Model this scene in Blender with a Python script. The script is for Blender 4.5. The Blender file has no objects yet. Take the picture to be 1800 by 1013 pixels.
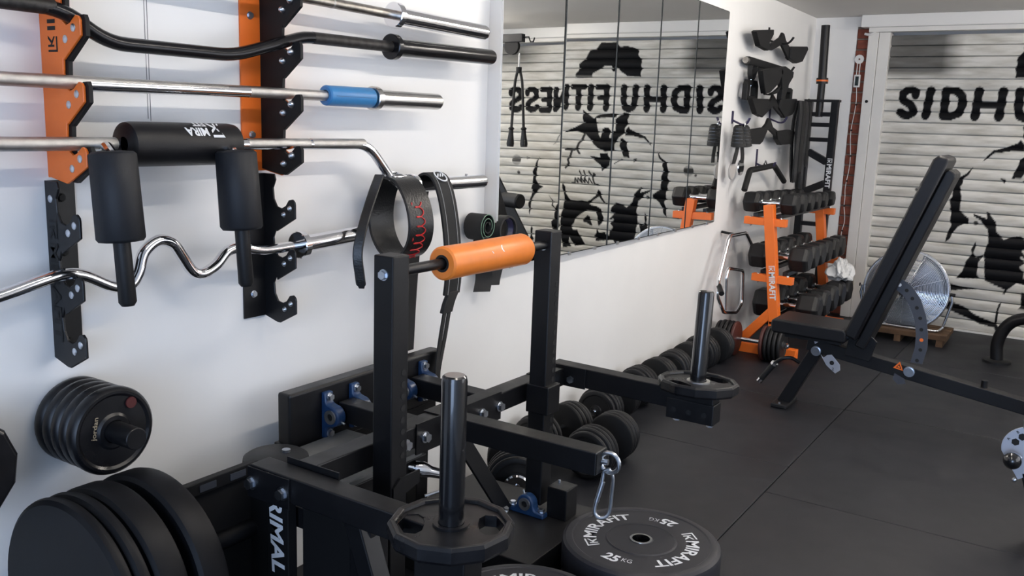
import bpy, bmesh, math, random
import numpy as np
from mathutils import Vector, Matrix
random.seed(7)
scn = bpy.context.scene
COL = scn.collection

# ---------------------------------------------------------------- camera
F_PX = 1574.2
yaw, pitch, roll = -.57205, .18253, -.034822
fw = Vector((math.sin(yaw)*math.cos(pitch), math.cos(yaw)*math.cos(pitch), -math.sin(pitch)))
rt = Vector((math.cos(yaw), -math.sin(yaw), 0)); dn = fw.cross(rt)
rx = math.cos(roll)*rt + math.sin(roll)*dn
dx = -math.sin(roll)*rt + math.cos(roll)*dn
cam = bpy.data.cameras.new('camera'); cam.sensor_width = 36; cam.sensor_fit = 'HORIZONTAL'
cam.lens = 36*F_PX/1800; cam.clip_start = .02
camo = bpy.data.objects.new('camera', cam); COL.objects.link(camo)
M = Matrix((rx, -dx, -fw)).transposed().to_4x4(); M.translation = Vector((1.9, 0, 1.36))
camo.matrix_world = M
scn.camera = camo

# ---------------------------------------------------------------- light
w = bpy.data.worlds.new('world'); scn.world = w; w.use_nodes = True
w.node_tree.nodes['Background'].inputs[0].default_value = (.55, .68, .95, 1)
w.node_tree.nodes['Background'].inputs[1].default_value = .35
def area(name, loc, rot, sx, sy, energy, color):
    l = bpy.data.lights.new(name, 'AREA'); l.shape = 'RECTANGLE'; l.size = sx; l.size_y = sy
    l.energy = energy; l.color = color
    o = bpy.data.objects.new(name, l); COL.objects.link(o); o.location = loc; o.rotation_euler = rot
    return o
# cool daylight from behind the camera; the unseen doorway is added for it
area('doorway_daylight', (2.3, -1.96, 1.15), (math.radians(-90), 0, math.radians(180)), 1.7, 1.9, 80, (.52, .69, 1.0))
# added fill for the left wall, from an invented right-hand window
area('side_window_daylight', (3.32, 3.9, 1.20), (0, math.radians(90), 0), 1.3, 3.6, 38, (.95, .95, .98))
scn.view_settings.view_transform = 'Standard'; scn.view_settings.look = 'None'
scn.view_settings.gamma = 1; scn.view_settings.use_curve_mapping = False
scn.view_settings.exposure = 0.0
TUBES = [(1.32, .95, 2.45), (1.30, 3.55, 4.85), (2.55, 5.0, 6.3)]     # unseen ceiling tubes added to match light and shadows, middle one as fill: x, y0, y1
TUBE_W = (27, 58, 46); TUBE_COL = (1.0, .93, .85)     # radiant watts

# ---------------------------------------------------------------- helpers
ROOT = {}
def off(o):
    while o is not None:
        if o.name in ROOT: return ROOT[o.name]
        o = o.parent
    return Vector((0, 0, 0))
def tag(o, label=None, cat=None, group=None, kind=None):
    if label: o['label'] = label
    if cat: o['category'] = cat
    if group: o['group'] = group
    if kind: o['kind'] = kind
    return o
def thing(name, label, cat, loc=(0, 0, 0), group=None):
    o = bpy.data.objects.new(name, None); COL.objects.link(o); o.location = loc; o.empty_display_size = .05
    ROOT[o.name] = Vector(loc)
    return tag(o, label, cat, group)
def copy_tree(src, loc, parent=None):
    c = src.copy(); COL.objects.link(c); c.parent = parent
    if parent is None: c.location = loc
    for ch in src.children: copy_tree(ch, None, c)
    return c
V3 = Vector
class MB:
    def __init__(s): s.v = []; s.f = []
    def add(s, vs, fs):
        n = len(s.v); s.v += [tuple(v) for v in vs]; s.f += [tuple(i+n for i in f) for f in fs]; return s
    def box(s, x0, x1, y0, y1, z0, z1):
        return s.add([(x0,y0,z0),(x1,y0,z0),(x1,y1,z0),(x0,y1,z0),(x0,y0,z1),(x1,y0,z1),(x1,y1,z1),(x0,y1,z1)],
              [(0,3,2,1),(4,5,6,7),(0,1,5,4),(1,2,6,5),(2,3,7,6),(3,0,4,7)])
    def bar(s, p, q, w, h, up=(0,0,1)):     # box beam from p to q, w across, h along up
        p, q = V3(p), V3(q); d = (q-p).normalized(); a = d.cross(V3(up)).normalized(); b = a.cross(d)
        vs = [c + a*w/2*i + b*h/2*j for c in (p, q) for i, j in ((-1,-1),(1,-1),(1,1),(-1,1))]
        return s.add(vs, [(0,1,2,3),(7,6,5,4),(0,4,5,1),(1,5,6,2),(2,6,7,3),(3,7,4,0)])
    def cyl(s, p, q, r, n=20, r2=None, cap=True):
        return s.lathe(p, q, [(0, r), (1, r if r2 is None else r2)], n, cap)
    def lathe(s, p, q, prof, n=24, cap=True, ph=0.):   # prof: (t along p->q in 0..1, radius)
        p, q = V3(p), V3(q); d = q-p; dd = d.normalized()
        a = dd.orthogonal().normalized()
        for cand in (V3((0,0,1)), V3((0,1,0))):
            if abs(cand.dot(dd)) < .9: a = (cand - dd*cand.dot(dd)).normalized(); break
        b = dd.cross(a); vs = []; fs = []
        for t, r in prof:
            for k in range(n):
                an = 2*math.pi*k/n + ph; vs.append(p + d*t + (a*math.cos(an) + b*math.sin(an))*r)
        for i in range(len(prof)-1):
            for k in range(n):
                k2 = (k+1) % n; fs.append((i*n+k, i*n+k2, (i+1)*n+k2, (i+1)*n+k))
        if cap: fs += [tuple(range(n-1, -1, -1)), tuple(range((len(prof)-1)*n, len(prof)*n))]
        return s.add(vs, fs)
    def ring(s, p, q, ro, ri, n=32):        # washer / hollow cylinder
        return s.lathe(p, q, [(0, ri), (0, ro), (1, ro), (1, ri), (0, ri)], n, False)
    def tube(s, pts, r, n=12, closed=False, cap=True):
        pts = [V3(p) for p in pts]; N = len(pts); vs = []; fs = []
        rad = r if isinstance(r, (list, tuple)) else [r]*N
        tg = []
        for i in range(N):
            if closed: t = pts[(i+1) % N] - pts[i-1]
            else: t = pts[min(i+1, N-1)] - pts[max(i-1, 0)]
            tg.append(t.normalized())
        a = tg[0].orthogonal().normalized()
        for i in range(N):
            a = (a - tg[i]*a.dot(tg[i])); a = a.normalized() if a.length > 1e-6 else tg[i].orthogonal().normalized()
            b = tg[i].cross(a)
            for k in range(n):
                an = 2*math.pi*k/n; vs.append(pts[i] + (a*math.cos(an) + b*math.sin(an))*rad[i])
        for i in range(N if closed else N-1):
            j = (i+1) % N
            for k in range(n):
                k2 = (k+1) % n; fs.append((i*n+k, i*n+k2, j*n+k2, j*n+k))
        if cap and not closed: fs += [tuple(range(n-1, -1, -1)), tuple(range((N-1)*n, N*n))]
        return s.add(vs, fs)
    def prism(s, poly, o, u, v, t):         # polygon in plane (o; u, v) extruded by vector t
        o, u, v, t = V3(o), V3(u), V3(v), V3(t); n = len(poly)
        vs = [o + u*a + v*b for a, b in poly]; vs += [p + t for p in vs]
        return s.add(vs, [tuple(range(n-1, -1, -1)), tuple(range(n, 2*n))] + [(i, (i+1) % n, (i+1) % n + n, i+n) for i in range(n)])
    def band(s, path, wv, t):               # strap: path of points, width vector, thickness along the path normal
        path = [V3(p) for p in path]; N = len(path); vs = []; fs = []
        wvs = [V3(x) for x in wv] if isinstance(wv, list) else [V3(wv)]*N
        for i in range(N):
            d = (path[min(i+1, N-1)] - path[max(i-1, 0)]).normalized()
            nn = d.cross(wvs[i]).normalized()*t/2; h = wvs[i]/2
            vs += [path[i]-h-nn, path[i]+h-nn, path[i]+h+nn, path[i]-h+nn]
        for i in range(N-1):
            for k in range(4):
                k2 = (k+1) % 4; fs.append((i*4+k, i*4+k2, i*4+4+k2, i*4+4+k))
        fs += [(3,2,1,0), tuple(range((N-1)*4, N*4))]
        return s.add(vs, fs)
    def sphere(s, c, r, n=16, m=10, sc=(1,1,1)):
        vs = [(c[0]+r*sc[0]*math.sin(math.pi*i/m)*math.cos(2*math.pi*k/n), c[1]+r*sc[1]*math.sin(math.pi*i/m)*math.sin(2*math.pi*k/n), c[2]+r*sc[2]*math.cos(math.pi*i/m)) for i in range(m+1) for k in range(n)]
        return s.add(vs, [(i*n+k, (i+1)*n+k, (i+1)*n+(k+1) % n, i*n+(k+1) % n) for i in range(m) for k in range(n)])
    def build(s, name, mat, parent=None, smooth=True, bevel=0, seg=2, angle=35):
        o = off(parent); me = bpy.data.meshes.new(name)
        me.from_pydata([(v[0]-o.x, v[1]-o.y, v[2]-o.z) for v in s.v], [], s.f)
        bm = bmesh.new(); bm.from_mesh(me)
        bmesh.ops.recalc_face_normals(bm, faces=bm.faces); bm.to_mesh(me); bm.free()
        if smooth:
            me.polygons.foreach_set('use_smooth', [True]*len(me.polygons)); me.set_sharp_from_angle(angle=math.radians(angle))
        me.materials.append(mat)
        ob = bpy.data.objects.new(name, me); COL.objects.link(ob); ob.parent = parent
        if bevel:
            m = ob.modifiers.new('bevel', 'BEVEL'); m.width = bevel; m.segments = seg; m.limit_method = 'ANGLE'; m.angle_limit = math.radians(40)
            m.harden_normals = False
        return ob
def struct(name, mb, mat, parent=None, **k):
    o = mb.build(name, mat, parent, **k)
    if parent is None: o['kind'] = 'structure'
    return o
def fillet(pts, r, n=6):
    pts = [V3(p) for p in pts]; out = [pts[0]]
    for i in range(1, len(pts)-1):
        a, b, c = pts[i-1], pts[i], pts[i+1]; u = (a-b); v = (c-b)
        rr = min(r, u.length*.48, v.length*.48); u.normalize(); v.normalize()
        p, q = b+u*rr, b+v*rr
        for k in range(n+1):
            t = k/n; out.append(p*(1-t)**2 + b*2*t*(1-t) + q*t*t)
    return out + [pts[-1]]
def smooth_path(pts, n=6):      # Catmull-Rom
    P = [V3(p) for p in pts]; P = [P[0]*2-P[1]] + P + [P[-1]*2-P[-2]]; out = []
    for i in range(1, len(P)-2):
        for k in range(n):
            t = k/n; a, b, c, d = P[i-1:i+3]
            out.append(.5*((2*b)+(c-a)*t+(2*a-5*b+4*c-d)*t*t+(3*b-a-3*c+d)*t**3))
    return out + [P[-2]]
_TXT = {}
def text2d(body, bold=.0, shear=0.):      # flat lettering outline, cap height 1, starting at x = 0
    k = (body, bold, shear)
    if k in _TXT: return _TXT[k]
    c = bpy.data.curves.new('lettering', 'FONT'); c.body = body; c.size = 1; c.offset = bold; c.shear = shear; c.resolution_u = 3
    o = bpy.data.objects.new('lettering', c); COL.objects.link(o)
    bpy.context.view_layer.update()
    me = bpy.data.meshes.new_from_object(o.evaluated_get(bpy.context.evaluated_depsgraph_get()))
    vs = [(v.co.x, v.co.y) for v in me.vertices]; fs = [tuple(p.vertices) for p in me.polygons]
    bpy.data.objects.remove(o); bpy.data.curves.remove(c); bpy.data.meshes.remove(me)
    x0 = min(v[0] for v in vs); h = max(v[1] for v in vs) if body.upper() == body else .7
    vs = [((a-x0)/h, b/h) for a, b in vs]
    _TXT[k] = (vs, fs, max(v[0] for v in vs)); return _TXT[k]
# maker's mark that stands before the lettering: an outlined flag with a K inside (unit height)
LOGO = [[(0,0),(.13,0),(.13,.86),(0,1)], [(0,1),(.13,.86),(.92,.86),(.92,1)], [(.30,0),(.43,0),(.43,.66),(.30,.66)], [(.43,.26),(.92,.60),(.92,.76),(.43,.42)], [(.52,.32),(.66,.42),(.98,0),(.80,0)]]
def lettering(name, body, o, u, v, h, mat, parent, bold=.02, width=None, center=True, logo=False, curve=None, t=.0006, shear=0.):
    """flat lettering: o origin, u reading direction, v up (unit vectors), h cap height"""
    vs, fs, wd = text2d(body, bold, shear); vs = list(vs); fs = list(fs)
    if logo:
        vs = [(a+1.15, b) for a, b in vs]; wd += 1.15
        for P in LOGO:
            n = len(vs); vs += P; fs.append(tuple(range(n, n+len(P))))
    o, u, v = V3(o), V3(u), V3(v); nrm = u.cross(v)
    sx = h if width is None else width/wd
    m = MB(); pts = []
    for a, b in vs:
        a = (a - (wd/2 if center else 0))*sx; b = (b-(.5 if center else 0))*h
        pts.append(curve(a, b) if curve else o + u*a + v*b + nrm*t)
    m.add(pts, fs)
    return m.build(name, mat, parent, smooth=False)
def hexbolt(p, d, r, h, n=6):
    p, d = V3(p), V3(d).normalized(); m = MB()
    m.cyl(p, p + d*h*.25, r*1.25, 16); m.cyl(p + d*h*.25, p + d*h, r, n); return m
def dome(p, d, r, h):
    p, d = V3(p), V3(d).normalized()
    return MB().lathe(p, p+d*h, [(0, r), (.3, r*.97), (.7, r*.75), (1, r*.35)], 12)

# ---------------------------------------------------------------- materials
def mat(name, col, rough=.5, metal=0., noise=0., nscale=30., bump=0., bscale=200., spec=.5, coat=0., rvar=0., trans=0., alpha=1., sheen=0.):
    m = bpy.data.materials.new(name); m.use_nodes = True; nt = m.node_tree; b = nt.nodes['Principled BSDF']
    b.inputs['Base Color'].default_value = (*col, 1); b.inputs['Roughness'].default_value = rough; b.inputs['Metallic'].default_value = metal
    b.inputs['Specular IOR Level'].default_value = spec; b.inputs['Coat Weight'].default_value = coat
    b.inputs['Transmission Weight'].default_value = trans; b.inputs['Alpha'].default_value = alpha; b.inputs['Sheen Weight'].default_value = sheen
    tc = None
    if noise or bump or rvar: tc = nt.nodes.new('ShaderNodeTexCoord')
    if noise or rvar:
        n = nt.nodes.new('ShaderNodeTexNoise'); n.inputs['Scale'].default_value = nscale; n.inputs['Detail'].default_value = 6
        nt.links.new(tc.outputs['Object'], n.inputs['Vector'])
        if noise:
            r = nt.nodes.new('ShaderNodeMixRGB'); r.blend_type = 'MULTIPLY'; r.inputs[0].default_value = 1
            mp = nt.nodes.new('ShaderNodeMapRange'); mp.inputs['From Min'].default_value = .3; mp.inputs['From Max'].default_value = .7
            mp.inputs['To Min'].default_value = 1-noise; mp.inputs['To Max'].default_value = 1+noise*.5
            nt.links.new(n.outputs['Fac'], mp.inputs['Value']); r.inputs[1].default_value = (*col, 1)
            nt.links.new(mp.outputs[0], r.inputs[2]); nt.links.new(r.outputs[0], b.inputs['Base Color'])
        if rvar:
            mp = nt.nodes.new('ShaderNodeMapRange'); mp.inputs['From Min'].default_value = .3; mp.inputs['From Max'].default_value = .7
            mp.inputs['To Min'].default_value = max(.02, rough-rvar); mp.inputs['To Max'].default_value = rough+rvar
            nt.links.new(n.outputs['Fac'], mp.inputs['Value']); nt.links.new(mp.outputs[0], b.inputs['Roughness'])
    if bump:
        n2 = nt.nodes.new('ShaderNodeTexNoise'); n2.inputs['Scale'].default_value = bscale; n2.inputs['Detail'].default_value = 4
        nt.links.new(tc.outputs['Object'], n2.inputs['Vector'])
        bp = nt.nodes.new('ShaderNodeBump'); bp.inputs['Strength'].default_value = bump; bp.inputs['Distance'].default_value = .002
        nt.links.new(n2.outputs['Fac'], bp.inputs['Height']); nt.links.new(bp.outputs[0], b.inputs['Normal'])
    return m
WALL = mat('white_wall_paint', (.87, .86, .84), .42, noise=.035, nscale=2.2, bump=.06, bscale=60)
CEIL = mat('ceiling_paint', (.70, .68, .65), .8, noise=.03, nscale=2)
FLOORM = mat('concrete', (.10, .10, .10), .9, noise=.2)
RUBBER_MAT = mat('rubber_floor', (.0088, .0096, .0132), .52, noise=.10, nscale=4, bump=.25, bscale=500, rvar=.06, spec=.36)  # black rubber; the slight blue tint stands in for cool daylight
ORANGE = mat('orange_powder_coat', (.82, .165, .018), .42, noise=.04, nscale=8)
ORANGE_FOAM = mat('orange_vinyl', (.85, .235, .035), .38, noise=.06, nscale=25, bump=.1, bscale=90)
BLACK = mat('black_powder_coat', (.0055, .0055, .0066), .40, spec=.36, bump=.08, bscale=900, rvar=.05, nscale=20)
BLACKG = mat('gloss_black', (.008, .008, .009), .18, coat=.3)
BLACKM = mat('matt_black', (.006, .006, .0065), .6, spec=.3)
RUBBER = mat('black_rubber', (.0085, .0085, .0095), .5, spec=.35, noise=.15, nscale=40, bump=.15, bscale=300)
BUMPER = mat('bumper_rubber', (.020, .020, .025), .48, spec=.4, noise=.12, nscale=20, bump=.12, bscale=400)
PLATE_R = mat('plate_rubber', (.0065, .0065, .0080), .33, spec=.4, noise=.2, nscale=14, rvar=.1)
VINYL = mat('black_vinyl', (.0065, .0065, .008), .40, spec=.3, bump=.25, bscale=700)
FOAM = mat('black_foam_cover', (.010, .011, .014), .55, spec=.35, bump=.15, bscale=500)
LEATHER = mat('black_leather', (.010, .010, .010), .36, bump=.5, bscale=160, noise=.2, nscale=60)
WEB = mat('black_webbing', (.012, .012, .012), .75, bump=.5, bscale=600)
CHROME = mat('chrome', (.80, .80, .82), .10, 1., rvar=.04, nscale=30)
STEEL = mat('knurled_steel', (.58, .57, .55), .30, 1., noise=.15, nscale=40, bump=.4, bscale=1500)
BRUSHED = mat('brushed_steel', (.60, .59, .57), .24, 1., noise=.08, nscale=20)
WORN = mat('worn_steel', (.42, .39, .35), .38, 1., noise=.45, nscale=25)
BARBLACK = mat('black_bar_finish', (.02, .02, .022), .22, .6, noise=.3, nscale=15)
BARWORN = mat('worn_black_bar', (.035, .033, .032), .5, .5, noise=.7, nscale=60)
ZINC = mat('zinc_bolt', (.62, .66, .72), .28, 1., noise=.1, nscale=60)
BLUEP = mat('blue_plastic', (.035, .20, .46), .42, noise=.05)
BLUEC = mat('blue_cast_paint', (.014, .046, .125), .35, noise=.25, nscale=40)
WHITEP = mat('white_print', (.78, .79, .80), .5)
REDP = mat('red_print', (.55, .02, .02), .5)
REDDULL = mat('dull_red_print', (.07, .010, .010), .5)
REDPLATE = mat('dull_red_disc', (.055, .012, .009), .55)
GOLDP = mat('pale_gold_print', (.35, .28, .18), .5)
ENGR = mat('engraved_dark', (.004, .004, .004), .7)
BRICK = mat('red_brick', (.20, .055, .032), .85, noise=.35, nscale=25, bump=.5, bscale=80)
MORTAR = mat('mortar', (.22, .17, .14), .95, noise=.2)
TRIM = mat('white_painted_metal', (.78, .76, .72), .35, noise=.05, nscale=5)
BOXM = mat('white_shutter_box', (.80, .79, .77), .22, noise=.02, nscale=4)
MIRROR = mat('mirror_glass', (.90, .91, .895), .006, 1.)
MEDGE = mat('mirror_edge', (.012, .014, .013), .6)
WOOD = mat('raw_pallet_wood', (.085, .045, .02), .8, noise=.4, nscale=12)  # wood colour lowered to carry the shade the pallet lies in
BAG = mat('white_plastic_bag', (.75, .75, .74), .4, spec=.5, bump=.3, bscale=40)
FANM = mat('fan_chrome_wire', (.66, .68, .72), .22, 1.)
FANB = mat('fan_blade', (.26, .28, .31), .4, .8)
SILVER = mat('silver_plate', (.50, .52, .58), .38, .6)
GREYP = mat('grey_pivot_plate', (.055, .06, .075), .45, .2)
BUMPD = mat('dark_bumper_rubber', (.0045, .0046, .0058), .5, spec=.22, noise=.2, nscale=14)
DECK = mat('grey_deck_plate', (.20, .20, .195), .55, noise=.1)  # grey steel, base colour lightened to stand in for light on the plate
PURPLE = mat('purple_coated_steel', (.028, .022, .06), .4)
WHITEPL = mat('white_plastic', (.75, .74, .72), .4)
SCREEN = mat('dark_screen', (.01, .02, .02), .2)
GREEN = mat('green_stitching', (.25, .42, .28), .7)
PENCIL = mat('pencil_line', (.16, .16, .17), .8)
SCUFF = mat('wall_scuff', (.42, .40, .38), .8)
def emit(name, col, s):
    m = bpy.data.materials.new(name); m.use_nodes = True; nt = m.node_tree; nt.nodes.clear()
    e = nt.nodes.new('ShaderNodeEmission'); e.inputs[0].default_value = (*col, 1); e.inputs[1].default_value = s
    o = nt.nodes.new('ShaderNodeOutputMaterial'); nt.links.new(e.outputs[0], o.inputs[0]); return m

# ================================================================ THE ROOM
YS = 7.0; ZC = 2.20; XR = 3.35; YB = -2.0
struct('wall_left', MB().box(-.1, 0, YB, YS+.1, 0, ZC), WALL, smooth=False)
mw = MB(); mw.box(XR, XR+.1, YB, 2.1, 0, ZC); mw.box(XR, XR+.1, 5.7, YS+.1, 0, ZC); mw.box(XR, XR+.1, 2.1, 5.7, 0, .55); mw.box(XR, XR+.1, 2.1, 5.7, 1.85, ZC)
struct('wall_right', mw, WALL, smooth=False)
mw = MB(); mw.box(0, 1.4, YB-.1, YB, 0, ZC); mw.box(3.2, XR, YB-.1, YB, 0, ZC); mw.box(1.4, 3.2, YB-.1, YB, 2.1, ZC)
struct('wall_back', mw, WALL, smooth=False)
mw = MB(); mw.box(0, .30, YS, YS+.1, 0, ZC); mw.box(2.98, XR, YS, YS+.1, 0, ZC); mw.box(.30, 2.98, YS+.16, YS+.26, 0, ZC)
wf = struct('wall_far', mw, WALL, smooth=False)
struct('ceiling', MB().box(-.1, XR+.1, YB-.1, YS+.3, ZC, ZC+.08), CEIL, smooth=False)
fl = struct('floor', MB().box(-.1, XR+.1, YB-.1, YS+.3, -.10, -.02), FLOORM, smooth=False)
for x0, x1, ys in ((0.0, .98, (YB, -.9, .45, 1.6, 2.25, 3.59, 4.55, 5.75, YS+.15)), (.98, 2.0, (YB, -.6, .65, 1.95, 3.27, 4.55, 5.85, YS+.15)), (2.0, XR, (YB, -.8, .5, 1.8, 3.1, 4.4, 5.7, YS+.15))):
    for a, b in zip(ys[:-1], ys[1:]):
        MB().box(x0+.0018, x1-.0018, a+.0018, b-.0018, -.02, 0).build('rubber_mat', RUBBER_MAT, fl, smooth=False, bevel=.0022, seg=1)
# brick edge of the opening: bricks with recessed joints
br = struct('trim_1', MB().box(.30, .385, YS+.012, YS+.12, 0, 2.13), MORTAR, smooth=False)
for k in range(28):
    z0 = .01 + k*.0755; j = random.uniform(-.004, .004)
    w0 = .302 if k % 2 else .306
    MB().box(w0, .384, YS+j-.004, YS+.1, z0, z0+.064).build('brick', BRICK, br, smooth=False, bevel=.004, seg=1)
MB().box(.30, .385, YS-.002, YS+.1, 2.13, ZC).build('render_patch', WALL, br, smooth=False)
# guide rail of the roller shutter
gr = struct('trim_2', MB().box(.385, .455, YS-.028, YS+.10, 0, 2.085), TRIM, smooth=False, bevel=.003)
MB().box(.4575, .533, YS-.020, YS+.10, 0, 2.085).build('inner_channel', TRIM, gr, smooth=False, bevel=.003)
MB().cyl((.418, YS-.032, 1.60), (.418, YS-.02, 1.60), .011, 12).build('rivet', BLACKM, gr)
g2 = struct('trim_3', MB().box(2.90, 2.98, YS-.028, YS+.10, 0, 2.085), TRIM, smooth=False, bevel=.003)
# shutter box
bx = struct('trim_4', MB().box(.345, 3.02, YS-.11, YS+.14, 2.115, 2.199), BOXM, smooth=False, bevel=.004)
MB().box(.39, 3.0, YS-.055, YS+.02, 2.085, 2.118).build('lintel_strip', TRIM, bx, smooth=False, bevel=.003)
# ---------------------------------------------------------------- roller shutter with the spray-painted mural
PITCH = .0762
PM = bpy.data.materials.new('painted_shutter_slat'); PM.use_nodes = True
nt = PM.node_tree; bb = nt.nodes['Principled BSDF']; bb.inputs['Roughness'].default_value = .5; bb.inputs['Specular IOR Level'].default_value = .10
at = nt.nodes.new('ShaderNodeAttribute'); at.attribute_name = 'paint'
tcn = nt.nodes.new('ShaderNodeTexCoord'); mpn = nt.nodes.new('ShaderNodeMapping'); mpn.inputs['Scale'].default_value = (1.5, 1, 9)
nn = nt.nodes.new('ShaderNodeTexNoise'); nn.inputs['Scale'].default_value = 3; nn.inputs['Detail'].default_value = 6
nt.links.new(tcn.outputs['Object'], mpn.inputs[0]); nt.links.new(mpn.outputs[0], nn.inputs['Vector'])
rp = nt.nodes.new('ShaderNodeValToRGB'); rp.color_ramp.elements[0].color = (.50, .48, .42, 1); rp.color_ramp.elements[0].position = .28
rp.color_ramp.elements[1].color = (.76, .74, .69, 1); rp.color_ramp.elements[1].position = .62
nt.links.new(nn.outputs['Fac'], rp.inputs[0])
mx = nt.nodes.new('ShaderNodeMixRGB'); mx.inputs[2].default_value = (.006, .006, .007, 1)
nt.links.new(at.outputs['Fac'], mx.inputs[0]); nt.links.new(rp.outputs[0], mx.inputs[1]); nt.links.new(mx.outputs[0], bb.inputs['Base Color'])
POLYS= [[(1958, 1756), (1953, 1796), (1924, 1823), (1923, 1875), (1883, 1908), (1855, 1934), (1841, 1960), (1821, 1998), (1769, 1998), (1741, 2030), (1721, 2055), (1648, 2051), (1576, 2056), (1578, 2050), (1547, 2018), (1476, 2020), (1418, 2007), (1371, 1981), (1379, 1946), (1346, 1911), (1341, 1886), (1349, 1861), (1337, 1835), (1349, 1797), (1344, 1772), (1471, 1778), (1487, 1791), (1520, 1810), (1550, 1836), (1587, 1855), (1585, 1848), (1580, 1816), (1597, 1810), (1621, 1836), (1606, 1836), (1615, 1858), (1677, 1861), (1737, 1826), (1791, 1796), (1797, 1767)], [(1695, 1738), (1674, 1745), (1619, 1742), (1622, 1729), (1673, 1730)], [(1865, 1492), (1821, 1459), (1755, 1421), (1733, 1425), (1731, 1382), (1717, 1343), (1707, 1290), (1686, 1260), (1677, 1291), (1672, 1331), (1650, 1345), (1614, 1346), (1590, 1320), (1602, 1280), (1601, 1260), (1550, 1259), (1551, 1156), (1639, 1142), (1707, 1170), (1747, 1201), (1787, 1247), (1827, 1285), (1927, 1309), (2035, 1292), (2027, 1305), (1936, 1339), (1855, 1382), (1864, 1418)], [(1755, 1421), (1723, 1448), (1672, 1460), (1584, 1468), (1544, 1463), (1546, 1437), (1582, 1432), (1729, 1425)], [(1554, 1420), (1492, 1467), (1478, 1477), (1438, 1472), (1429, 1443), (1442, 1417), (1436, 1384), (1462, 1344), (1464, 1305), (1516, 1264), (1546, 1216), (1577, 1195), (1584, 1314), (1548, 1322)], [(1428, 1365), (1412, 1339), (1346, 1309), (1273, 1286), (1235, 1242), (1212, 1204), (1241, 1229), (1279, 1266), (1315, 1271), (1380, 1285), (1459, 1285), (1454, 1331)], [(1497, 1261), (1479, 1265), (1437, 1227), (1435, 1195), (1414, 1143), (1404, 1101), (1459, 1104), (1504, 1198)], [(1550, 1047), (1476, 1090), (1470, 1084), (1539, 1043)], [(1371, 1092), (1332, 1098), (1366, 1063)], [(2158, 1198), (2120, 1234), (2082, 1307), (2078, 1297), (2120, 1224)], [(1786, 1102), (1680, 1090), (1682, 1127), (1609, 1134), (1603, 1107), (1588, 1095), (1584, 1028), (1637, 992), (1655, 971), (1669, 1024), (1731, 1064)], [(2281, 1097), (2295, 1054), (2301, 1005), (2306, 935), (2313, 899), (2286, 845), (2228, 831), (2276, 803), (2322, 751), (2315, 759), (2353, 700), (2358, 636), (2368, 564), (2378, 606), (2385, 677), (2355, 743), (2345, 800), (2357, 805), (2341, 898), (2348, 961), (2326, 1011), (2308, 1061)], [(2177, 761), (2131, 715), (2129, 673), (2104, 647), (2069, 726), (2048, 453), (2079, 436), (2135, 461), (2142, 525), (2111, 555), (2113, 597), (2107, 640), (2144, 665), (2143, 715)], [(2040, 853), (2003, 821), (2004, 772), (1950, 706), (1903, 696), (1834, 708), (1795, 697), (1750, 721), (1707, 758), (1680, 815), (1656, 796), (1654, 769), (1597, 691), (1620, 696), (1669, 754), (1727, 716), (1763, 679), (1686, 668), (1644, 647), (1638, 613), (1613, 574), (1633, 524), (1658, 495), (1675, 535), (1674, 583), (1699, 622), (1783, 629), (1835, 590), (1895, 544), (1897, 509), (1930, 471), (1909, 445), (1866, 448), (1840, 395), (1807, 363), (1782, 323), (1882, 300), (1915, 339), (1941, 378), (1946, 321), (1913, 296), (1999, 274), (2038, 419), (2037, 560), (2017, 632), (2006, 730), (2034, 805)], [(1817, 543), (1773, 582), (1746, 577), (1748, 549), (1719, 503), (1730, 492), (1769, 513), (1812, 523)], [(1683, 479), (1651, 440), (1591, 453), (1589, 425), (1656, 391), (1702, 401), (1677, 438)], [(2352, 385), (2351, 472), (2329, 445), (2339, 387), (2313, 346), (2361, 327)], [(1550, 395), (1554, 463), (1519, 500), (1554, 531), (1519, 562), (1526, 622), (1557, 633), (1544, 675), (1503, 719), (1548, 705), (1512, 715), (1460, 705), (1384, 670), (1370, 442), (1537, 392)], [(1161, 1171), (1122, 1118), (1071, 1081), (1058, 1037), (1048, 999), (1052, 953), (1036, 928), (1050, 875), (1043, 867), (1058, 833), (1053, 775), (1069, 754), (1048, 697), (1040, 625), (1070, 656), (1079, 694), (1111, 744), (1147, 768), (1172, 766), (1175, 806), (1111, 856), (1108, 915), (1111, 956), (1100, 989), (1095, 1028), (1107, 1047), (1106, 1080), (1139, 1110)], [(1277, 864), (1292, 859), (1344, 797), (1354, 732), (1417, 668), (1480, 678), (1490, 646), (1563, 567), (1552, 560), (1496, 593), (1478, 551), (1482, 518), (1502, 499), (1476, 559), (1491, 495), (1471, 451), (1514, 419), (1577, 431), (1675, 435), (1684, 363), (1583, 379), (1518, 387), (1467, 335), (1456, 300), (1442, 302), (1453, 333), (1322, 383), (1308, 474), (1302, 556), (1310, 476), (1296, 565), (1304, 626), (1314, 647), (1300, 740), (1263, 777), (1248, 802), (1203, 825), (1198, 845), (1288, 815), (1283, 838)], [(1235, 653), (1212, 590), (1221, 563), (1186, 498), (1184, 462), (1189, 502), (1174, 432), (1138, 377), (1288, 391), (1269, 419), (1267, 502), (1280, 554), (1262, 471), (1270, 508), (1299, 565), (1248, 539), (1229, 571), (1240, 613)], [(1114, 211), (1210, 181), (1291, 133), (1430, 86), (1472, 41), (1528, 0), (1438, 19), (1419, 59), (1328, 70), (1249, 101), (1122, 143), (1042, 166), (1037, 209)], [(1061, 342), (1187, 319), (1285, 315), (1203, 304), (1069, 274)], [(1417, 75), (1417, 168), (1428, 229), (1445, 244), (1431, 179), (1432, 103), (1424, 76)], [(1554, 329), (1595, 310), (1691, 307), (1705, 194), (1608, 209), (1547, 208), (1562, 231)]]
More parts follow.
